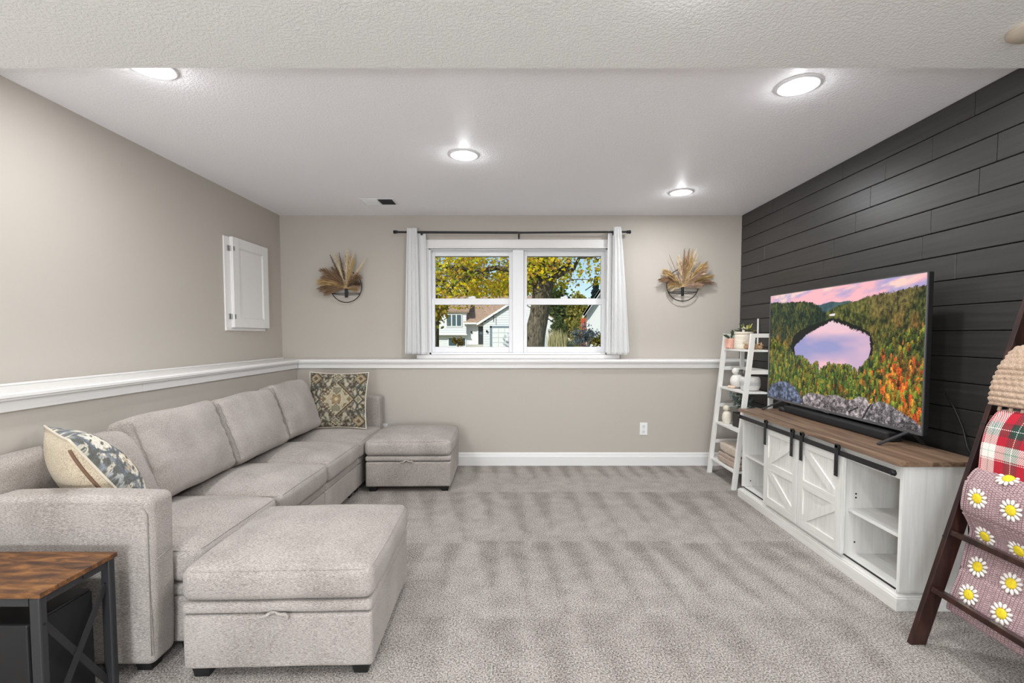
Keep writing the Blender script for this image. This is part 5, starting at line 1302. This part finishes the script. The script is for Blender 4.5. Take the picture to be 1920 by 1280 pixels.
# outward side of the front leaf of the cloth
iF = int(np.argmin(np.hypot(cc[:, 0] - (s2 - 0.04), cc[:, 1] - 0.024))); NS = 1.0 if nn_[iF][1] > 0 else -1.0
def t_at(s_):     # front leaf only
    return TT[iF + int(np.argmin(np.abs(cc[iF:, 0] - s_)))]
for row, s_ in enumerate((s2 - 0.075, s2 - 0.20, s2 - 0.322, s2 - 0.44)):
    for col in range(3): daisy(t_at(s_), 1.758 - col * SQ)
for col in range(3): daisy(TT[iF] - 0.075, 1.690 - col * SQ)
# ================================================================== outdoors
def gz(y): return 0.95 - 0.95 * min(1.0, max(0.0, (y - 5.0) / 38.0))
m, nt, b = newmat('autumn lawn')
n = nd(nt, 'ShaderNodeTexNoise', Scale=1.2, Detail=8.0, Roughness=0.7); nt.links.new(coords(nt), n.inputs['Vector'])
nt.links.new(ramp(nt, n.outputs[0], [(0.35, srgb(82, 92, 48)), (0.55, srgb(128, 126, 66)), (0.7, srgb(170, 146, 72))]), b.inputs['Base Color']); b.inputs['Roughness'].default_value = 1.0; M['lawn'] = m
gm = MB(); ys = [4.9, 8, 12, 18, 24, 30, 36, 43, 60, 110]
for y in ys: gm.v += [(-60, y, gz(y)), (60, y, gz(y))]
gm.f = [(2 * i, 2 * i + 1, 2 * i + 3, 2 * i + 2) for i in range(len(ys) - 1)]
gm.build('lawn', M['lawn'], kind='structure', label='autumn lawn outside the window')

M['siding'] = plain('white painted siding', (226, 228, 230), 0.7)
M['siding_trim'] = plain('white house trim', (236, 236, 236), 0.6)
M['roof'] = None
m, nt, b = newmat('brown asphalt shingles')
n = nd(nt, 'ShaderNodeTexNoise', Scale=6.0, Detail=6.0, Roughness=0.7); nt.links.new(coords(nt), n.inputs['Vector'])
nt.links.new(ramp(nt, n.outputs[0], [(0.3, srgb(150, 122, 102)), (0.55, srgb(188, 160, 138)), (0.75, srgb(212, 186, 164))]), b.inputs['Base Color']); b.inputs['Roughness'].default_value = 0.95; M['roof'] = m
M['house_glass'] = plain('dark house window', (70, 92, 104), 0.08)
M['house_door'] = plain('dark front door', (44, 50, 52), 0.4)
M['blackout'] = plain('black iron lamp', (24, 24, 24), 0.5)

def siding(nm, parent, x0, x1, y, z0, z1, step=0.22, mat=None, clip=None):
    """lapped boards, each tilted out at its foot"""
    z = z0
    while z < z1 - 0.01:
        zt = min(z + step, z1); a, b_ = x0, x1
        if clip: a, b_ = clip((z + zt) / 2)
        if b_ - a > 0.1:
            MB().prism([(a, y, z), (a, y - 0.045, z), (a, y - 0.012, zt), (a, y, zt)], (b_ - a, 0, 0)).build('siding_board', mat or M['siding'], parent)
        z = zt

# split level house across the street
HY = 50.0
hs = empty('split_level_house', (0, HY, 0), 'white split level house with brown roof across the street', 'house')
wl2 = MB().box(-9.6, 3.0, HY + 0.0, HY + 9, -0.3, 2.7).build('main_wall', M['siding'], hs)
up = MB().box(-9.4, -5.33, HY - 0.62, HY + 9, 1.32, 3.62).build('upper_wall', M['siding'], hs)
siding('board', up, -9.4, -5.33, HY - 0.62, 1.32, 3.62)
siding('board', wl2, -9.4, -5.2, HY, -0.1, 1.3)
MB().box(-9.8, -5.15, HY - 0.95, HY - 0.5, 3.60, 3.78, 0.01).build('eave_fascia', M['siding_trim'], hs)
MB().box(-9.5, -5.25, HY - 0.70, HY - 0.55, 1.24, 1.36, 0.01).build('belly_band', M['siding_trim'], hs)
# roofs: thick slabs with shingle courses
def roof(nm, a0, a1, b0, b1, th=0.14, courses=14):
    """quad from eave edge a0-a1 to ridge edge b0-b1"""
    a0, a1, b0, b1 = map(Vector, (a0, a1, b0, b1)); nrm = (a1 - a0).cross(b0 - a0).normalized()
    if nrm.z < 0: nrm = -nrm
    o = MB().prism([a0, a1, b1, b0], -nrm * th).build(nm, M['roof'], hs)
    for k in range(courses):
        t0, t1 = k / courses, (k + 1) / courses
        p = [a0.lerp(b0, t0), a1.lerp(b1, t0), a1.lerp(b1, t1), a0.lerp(b0, t1)]
        MB().add([p[0] + nrm * 0.05, p[1] + nrm * 0.05, p[2] + nrm * 0.01, p[3] + nrm * 0.01, p[0], p[1]], [(0, 1, 2, 3), (4, 5, 1, 0)]).build('shingle_course', M['roof'], o, fix=False)
    return o
roof('upper_roof', (-10.2, HY - 1.0, 3.72), (-5.0, HY - 1.0, 3.72), (-10.2, HY + 4.6, 5.75), (-5.0, HY + 4.6, 5.75))
roof('main_roof', (-5.6, HY - 0.9, 2.52), (3.4, HY - 0.9, 2.52), (-5.6, HY + 4.6, 5.75), (3.4, HY + 4.6, 5.75), courses=18)
MB().box(-5.6, -3.9, HY - 0.98, HY - 0.85, 2.38, 2.55).build('entry_fascia', M['siding_trim'], hs)
def house_window(x0, x1, y, z0, z1, n, parent=hs):
    f = MB(); w = 0.09
    f.box(x0 - w, x0, y - 0.06, y, z0 - w, z1 + w); f.box(x1, x1 + w, y - 0.06, y, z0 - w, z1 + w); f.box(x0, x1, y - 0.06, y, z1, z1 + w); f.box(x0, x1, y - 0.06, y, z0 - w, z0)
    for k in range(1, n): xx = x0 + (x1 - x0) * k / n; f.box(xx - 0.05, xx + 0.05, y - 0.055, y, z0, z1)
    o = f.build('window', M['siding_trim'], parent)
    for k in range(n): MB().box(x0 + (x1 - x0) * k / n + 0.03, x0 + (x1 - x0) * (k + 1) / n - 0.03, y - 0.03, y - 0.01, z0, z1).build('pane', M['house_glass'], o)
    return o
house_window(-7.35, -5.85, HY - 0.665, 2.2, 3.36, 3)
house_window(-7.25, -6.45, HY - 0.045, 0.12, 0.92, 1); house_window(-5.95, -5.5, HY - 0.045, 0.12, 0.92, 1)
d_ = MB().box(-4.13, -3.55, HY - 0.07, HY - 0.01, 0.28, 2.18, 0.01).build('front_door', M['house_door'], hs)
MB().lathe((-3.84, HY - 0.075, 1.45), [(0.16, 0), (0.15, -0.01), (0, -0.01)], 16, 'y', False).build('oval_pane', M['house_glass'], d_)
df = MB().box(-4.25, -4.13, HY - 0.09, HY, 0.28, 2.3); df.box(-3.55, -3.43, HY - 0.09, HY, 0.28, 2.3); df.box(-4.25, -3.43, HY - 0.09, HY, 2.18, 2.3); df.build('door_casing', M['siding_trim'], hs)
MB().box(-5.2, -3.0, HY - 1.6, HY - 0.02, -0.2, 0.26, 0.02).build('front_step', plain('concrete step', (190, 186, 178), 0.9), hs)
for (x, z) in ((-4.85, 1.55),):
    MB().lathe((x, HY - 0.08, z), [(0.05, -0.12), (0.09, 0.05), (0.02, 0.14)], 10).build('porch_lamp', M['blackout'], hs)
# garage gable in front of the main wall
GY = HY - 2.6; AX, AZ = 0.12, 4.86
def gable_clip(z):
    if z < 2.45: return (-3.42, 3.58)
    t = (z - 2.45) / (AZ - 2.45); return (-3.42 + (AX + 3.42) * t, 3.58 + (AX - 3.58) * t)
gw = MB().prism([(-3.4, GY, -0.3), (3.56, GY, -0.3), (3.56, GY, 2.45), (AX, GY, AZ - 0.02), (-3.4, GY, 2.45)], (0, 7.5, 0)).build('garage_wall', M['siding'], hs)
siding('board', gw, -3.42, 3.58, GY, -0.1, AZ - 0.1, 0.24, None, gable_clip)
for (x0, z0) in ((-4.05, 2.42), (4.25, 2.42)):
    a = Vector((x0, GY - 0.35, z0)); b_ = Vector((AX, GY - 0.35, AZ + 0.30 - 0.12))
    MB().prism([a, b_, b_ + Vector((0, 0, -0.24)), a + Vector((0, 0, -0.24))], (0, 0.12, 0)).build('rake_board', M['siding_trim'], hs)
    nrm = (b_ - a).cross(Vector((0, 1, 0))).normalized(); nrm = nrm if nrm.z > 0 else -nrm
    o = MB().prism([a, b_, b_ + Vector((0, 8, 0)), a + Vector((0, 8, 0))], nrm * 0.1).build('garage_roof', M['roof'], hs)
gd_ = MB().box(-2.55, 2.55, GY - 0.075, GY - 0.02, -0.05, 1.98).build('garage_door', plain('pale garage door', (206, 212, 216), 0.6), hs)
for r_ in range(4):
    for c_ in range(8): MB().box(-2.45 + c_ * 0.61, -2.45 + c_ * 0.61 + 0.55, GY - 0.095, GY - 0.07, 0.03 + r_ * 0.49, 0.03 + r_ * 0.49 + 0.41, 0.01, 1).build('door_panel', M['siding_trim'], gd_)
gc = MB().box(-2.75, -2.55, GY - 0.1, GY, -0.05, 2.16); gc.box(2.55, 2.75, GY - 0.1, GY, -0.05, 2.16); gc.box(-2.75, 2.75, GY - 0.1, GY, 1.98, 2.16); gc.build('garage_casing', plain('grey blue casing', (120, 134, 146), 0.6), hs)
for x in (-3.05, 3.15):
    lm = MB().lathe((x, GY - 0.16, 1.62), [(0.04, -0.14), (0.10, 0.04), (0.10, 0.06), (0.02, 0.14)], 10); lm.bar((x, GY - 0.16, 1.72), (x, GY, 1.72), 0.03, 0.03); lm.build('carriage_lamp', M['blackout'], hs)
MB().tube([(-2.35, GY - 0.38, 3.3), (-2.35, GY - 0.38, 2.55)], 0.035, 6).build('hanging_hook', M['blackout'], hs)

# white neighbour house on the right
NY = 26.0
nh = empty('white_neighbour_house', (6.0, NY, 0), 'white gabled house at the right edge of the window view', 'house')
nw = MB().prism([(3.86, NY, -0.2), (9.5, NY, -0.2), (9.5, NY, 6.0), (6.6, NY, 6.6), (3.86, NY, 2.52)], (2.0, 9, 0)).build('wall', M['siding'], nh)
for (a, b_) in (((3.55, 2.36), (6.6, 6.9)),):
    A = Vector((a[0], NY - 0.35, a[1])); B = Vector((b_[0], NY - 0.35, b_[1]))
    MB().prism([A, B, B + Vector((0, 0, -0.34)), A + Vector((0.0, 0, -0.22))], (0, 0.1, 0)).build('rake_board', M['siding_trim'], nh)
    MB().prism([A, B, B + Vector((2.1, 9.5, 0)), A + Vector((2.1, 9.5, 0))], (0.06, 0, -0.1)).build('roof', plain('grey shingles', (120, 116, 112), 0.9), nh)
MB().box(3.80, 3.92, NY - 0.03, NY + 0.1, -0.1, 2.5).build('corner_board', M['siding_trim'], nh)
wo_ = empty('red_cedar_fence', (4.2, 30.0, 0), 'red cedar fence boards beside the white neighbour house', 'fence')
for k in range(4): MB().box(4.02 + k * 0.12, 4.02 + k * 0.12 + 0.11, 30.0 + 0.01 * (k % 2), 30.04 + 0.01 * (k % 2), 0.1, 2.33 - 0.02 * (k % 2), 0.006, 1).build('board', plain('red cedar', (190, 88, 52), 0.8, var=0.2, vscale=8), wo_)
for z in (0.6, 1.9): MB().box(4.0, 4.5, 30.06, 30.11, z, z + 0.09).build('fence_rail', plain('red cedar rail', (160, 74, 46), 0.8), wo_)

# ------------------------------------------------------------------ trees and shrubs
m, nt, b = newmat('furrowed bark')
n = nd(nt, 'ShaderNodeTexNoise', Scale=1.0, Detail=6.0, Roughness=0.7, Distortion=0.8); nt.links.new(coords(nt, (26, 26, 7)), n.inputs['Vector'])
nt.links.new(ramp(nt, n.outputs[0], [(0.35, srgb(58, 52, 44)), (0.52, srgb(112, 102, 88)), (0.7, srgb(158, 148, 130))]), b.inputs['Base Color']); b.inputs['Roughness'].default_value = 0.95
bump(nt, b, n.outputs[0], 0.9, 0.06); M['bark'] = m
m = vcol('leaf foliage', 0.7, spec=0.2); M['leaves'] = m
nt = m.node_tree; b = nt.nodes['Principled BSDF']; tl = nd(nt, 'ShaderNodeBsdfTranslucent'); at = [x for x in nt.nodes if x.type == 'ATTRIBUTE'][0]
nt.links.new(at.outputs['Color'], tl.inputs[0]); mx = nd(nt, 'ShaderNodeMixShader'); mx.inputs[0].default_value = 0.5
nt.links.new(b.outputs[0], mx.inputs[1]); nt.links.new(tl.outputs[0], mx.inputs[2]); nt.links.new(mx.outputs[0], nt.nodes['Material Output'].inputs[0])

def leaves(centers, size, palette, seed, jitter=0.35, flat=0.5):
    """many folded leaves round the given centres: (k, 3) array; returns MB with colours"""
    r = np.random.default_rng(seed); n = len(centers)
    P = np.asarray(centers) ; d = r.normal(size=(n, 3)); d /= np.linalg.norm(d, axis=1)[:, None]
    e = r.normal(size=(n, 3)); s_ = np.cross(d, e); s_ /= np.linalg.norm(s_, axis=1)[:, None]; nn = np.cross(s_, d)
    L = size * (0.6 + 0.8 * r.random(n))[:, None]
    v = np.stack([P - d * L * 0.5, P + s_ * L * 0.42 + nn * L * 0.14, P + d * L * 0.55, P - s_ * L * 0.42 + nn * L * 0.14], 1).reshape(-1, 3)
    pal = to_lin(np.array(palette)); c = pal[r.integers(0, len(pal), n)] * (1 - jitter / 2 + jitter * r.random((n, 1)))
    mb = MB(); mb.v = [tuple(x) for x in v]; mb.f = [(4 * i, 4 * i + 1, 4 * i + 2) for i in range(n)] + [(4 * i, 4 * i + 2, 4 * i + 3) for i in range(n)]
    mb.col = np.repeat(np.concatenate([c, np.ones((n, 1))], 1), 4, 0); return mb

def limb(mb, p0, p1, r0, r1, seed, bend=0.12, n=9):
    g = random.Random(seed); p0, p1 = Vector(p0), Vector(p1); L = (p1 - p0).length
    pts = [p0.lerp(p1, t) + Vector((g.uniform(-1, 1), g.uniform(-1, 1), g.uniform(-.6, .6) + 0.8 * math.sin(math.pi * t))) * L * bend * (math.sin(math.pi * t)) for t in np.linspace(0, 1, n)]
    mb.tube(pts, list(np.linspace(r0, r1, n)), 9); return pts

# the big maple before the window
mt = empty('maple_tree', (0.5, 13.0, gz(13)), 'big maple with yellow autumn leaves close to the window', 'tree')
TR = [(0.42, 13, gz(13) - 0.1), (0.44, 13, 0.95), (0.50, 13, 1.3), (0.60, 13, 1.8), (0.68, 13, 2.3), (0.72, 13, 2.75)]
tk = MB().tube(TR, [0.36, 0.30, 0.275, 0.26, 0.26, 0.29], 20); tk.xf(lambda p: p + Vector((mnoise.noise(p * 6), mnoise.noise(p * 6 + Vector((5, 1, 2))), 0)) * 0.03)
tk.build('trunk', M['bark'], mt, True)
bt = []
for k, (e_, r0) in enumerate((((0.05, 12.9, 3.9), 0.13), ((1.6, 13.2, 4.4), 0.15), ((0.8, 13.3, 5.0), 0.18), ((-1.8, 12.6, 3.9), 0.10), ((2.4, 12.4, 3.3), 0.07), ((-2.6, 12.2, 3.0), 0.09), ((-3.2, 13.5, 4.6), 0.11), ((3.0, 13.0, 4.0), 0.09), ((-0.2, 11.6, 4.6), 0.10), ((1.0, 11.5, 4.2), 0.09))):
    br_ = MB(); limb(br_, (0.72, 13, 2.62), e_, r0, 0.03, k + 3); br_.build('branch', M['bark'], mt, True)
tw = MB(); g = random.Random(31)
for k in range(70):
    x = g.uniform(-4.0, 4.2); y = g.uniform(11.2, 14.8); z = g.uniform(2.5, 5.0); L = g.uniform(0.5, 1.4); a = g.uniform(-0.4, 1.0) * (1 if x > 0.7 else -1)
    limb(tw, (x, y, z), (x + L * math.cos(a) * (1 if x > 0.7 else -1), y + g.uniform(-.3, .3), z + L * math.sin(abs(a)) * 0.6), 0.016, 0.005, k, 0.15, 5)
tw.build('twig', M['bark'], mt, kind='stuff')
r = np.random.default_rng(77)
cl = []
for k in range(330):
    x = r.uniform(-4.6, 4.8); y = r.uniform(10.8, 15.2)
    lo = np.interp(x, [-4, -2.6, -2.1, -1, -0.2, 0.4, 1.0, 1.7, 2.3, 3, 4], [1.5, 1.75, 2.15, 2.3, 2.35, 2.75, 2.7, 2.95, 3.15, 2.6, 2.4])
    z = lo + (5.4 - lo) * r.random() ** 1.25
    # thinner towards the right, where sky shows
    if x > 1.45 and r.random() < 0.58: continue
    m_ = int(r.integers(40, 80)); cl.append(np.stack([r.normal(x, 0.24, m_), r.normal(y, 0.24, m_), np.maximum(r.normal(z, 0.18, m_), lo - 0.12)], 1))
cl = np.concatenate(cl)
leaves(cl, 0.088, [(248, 224, 40), (240, 214, 46), (232, 214, 60), (206, 206, 66), (166, 184, 66), (246, 204, 84), (252, 234, 120), (214, 168, 84)], 3).build('foliage', M['leaves'], mt, kind='stuff', fix=False)

def round_tree(name, label, x, y, h, rx, n, size, pal, seed, base=None, group='background trees', cat='tree', trunk=True, lo=0.12):
    z0 = gz(y) if base is None else base
    e = empty(name, (x, y, z0), label, cat, group); r = np.random.default_rng(seed)
    t = MB().tube([(x, y, z0), (x + 0.1 * rx, y, z0 + h * 0.45), (x, y, z0 + h * 0.85)], [0.06 * h ** 0.8, 0.045 * h ** 0.8, 0.01], 8); t.build('trunk' if trunk else 'stem', M['bark'], e, True)
    k = max(8, n // 40); cs_ = []
    for _ in range(k):
        u = r.normal(size=3); u /= np.linalg.norm(u); q = r.random() ** 0.4
        c = np.array([x + u[0] * rx * q, y + u[1] * rx * 0.8 * q, z0 + h * (lo + (1 - lo) * 0.5) + u[2] * h * (1 - lo) * 0.5 * q])
        cs_.append(r.normal(c, (rx * 0.16, rx * 0.16, h * 0.07), (n // k, 3)))
    cs_ = np.concatenate(cs_); cs_[:, 2] = np.maximum(cs_[:, 2], z0 + 0.02)
    leaves(cs_, size, pal, seed + 1).build('foliage', M['leaves'], e, kind='stuff', fix=False); return e
G1 = [(80, 100, 56), (104, 120, 62), (130, 138, 74), (64, 82, 52)]; G2 = [(150, 150, 72), (182, 172, 80), (118, 130, 66), (200, 178, 90)]
G3 = [(132, 126, 102), (156, 148, 114), (112, 116, 90), (170, 156, 116)]; Y1 = [(206, 178, 52), (188, 168, 60), (160, 158, 60), (214, 190, 90)]
round_tree('background_tree', 'dark green tree beyond the garage, right of the maple trunk', 5.6, 62, 7.4, 1.7, 2600, 0.5, G1, 101)
round_tree('background_tree', 'olive green tree left of the red cedar fence', 7.3, 57, 6.2, 1.3, 2400, 0.5, G2, 103)
round_tree('background_tree', 'grey brown half bare tree above the far garage roof', 4.6, 72, 8.6, 2.2, 1600, 0.55, G3, 105)
round_tree('background_tree', 'brownish tree behind the split level house roof', -8.0, 74, 14.0, 4.0, 2600, 0.6, G3, 107)
round_tree('background_tree', 'tall yellow green tree behind the house ridge', -1.0, 70, 12.5, 2.8, 2600, 0.6, Y1, 109)
round_tree('background_tree', 'yellow leaved tree at the left edge of the window view', -6.6, 38, 7.5, 0.95, 1500, 0.26, Y1, 111, lo=0.06)
# blue spruce
e = empty('blue_spruce', (8.6, 52, 0), 'dark blue green spruce standing beside the white neighbour house', 'tree')
MB().tube([(8.6, 52, 0), (8.6, 52, 7.4)], [0.22, 0.02], 8).build('trunk', M['bark'], e, True)
r = np.random.default_rng(5); zz = r.random(4200) ** 1.3; aa = r.random(4200) * 6.283; rr_ = (1 - zz) * 1.7 * (0.55 + 0.45 * np.abs(np.sin(zz * 34))) * r.random(4200) ** 0.35 + 0.05
leaves(np.stack([8.6 + rr_ * np.cos(aa), 52 + rr_ * np.sin(aa), 0.4 + zz * 7.2 - rr_ * 0.25], 1), 0.30, [(44, 62, 62), (60, 82, 82), (80, 100, 96), (36, 52, 48)], 6).build('foliage', M['leaves'], e, kind='stuff', fix=False)
# shrubs
def shrub(name, label, x, y, w, h, n, size, pal, seed): return round_tree(name, label, x, y, h, w, n, size, pal, seed, None, 'shrubs outside the window', 'shrub', False, 0.02)
shrub('garden_shrub', 'round yellow green shrub before the split level house', -5.85, 46.5, 0.62, 1.25, 700, 0.13, [(122, 104, 46), (150, 126, 60), (96, 92, 44), (168, 140, 72)], 201)
shrub('garden_shrub', 'silvery blue shrub before the white neighbour house', 3.45, 23.0, 0.72, 1.25, 1300, 0.09, [(120, 132, 146), (150, 158, 166), (92, 104, 112), (110, 112, 96)], 203)
shrub('garden_shrub', 'golden green shrub at the lower right corner of the window view', 3.3, 18.5, 0.45, 0.62, 800, 0.08, [(202, 170, 54), (168, 152, 52), (120, 120, 44), (88, 92, 40)], 205)
shrub('garden_shrub', 'dark green hedge shrub right of the garage', 3.6, 40.0, 0.75, 2.7, 1800, 0.17, G1, 207)
shrub('garden_shrub', 'olive hedge shrub left of the red cedar fence', 5.15, 39.0, 0.7, 3.0, 1800, 0.17, G2, 209)
# ornamental grass
e = empty('ornamental_grass', (2.6, 28, gz(28)), 'tall tan ornamental grass beside the maple trunk', 'grass plant')
g = random.Random(8); ms = [MB(), MB()]
for k in range(260):
    a = g.random() * 6.28; rr2 = g.random() * 0.35; x, y = 1.85 + g.random() * 1.0 + rr2 * math.cos(a) * 0.4, 28 + rr2 * math.sin(a); h = 0.6 + 0.75 * g.random(); z0 = gz(28)
    lx = g.uniform(-.18, .18); w = 0.012; mm_ = ms[k % 2]
    mm_.add([(x - w, y, z0), (x + w, y, z0), (x + lx * 0.4 + w, y, z0 + h * 0.6), (x + lx, y, z0 + h), (x + lx * 0.4 - w, y, z0 + h * 0.6)], [(0, 1, 2, 3, 4)])
ms[0].build('blades', plain('tan grass blade', (186, 172, 128), 0.8), e, kind='stuff', fix=False); ms[1].build('seed_blades', plain('green grass blade', (128, 130, 84), 0.8), e, kind='stuff', fix=False)
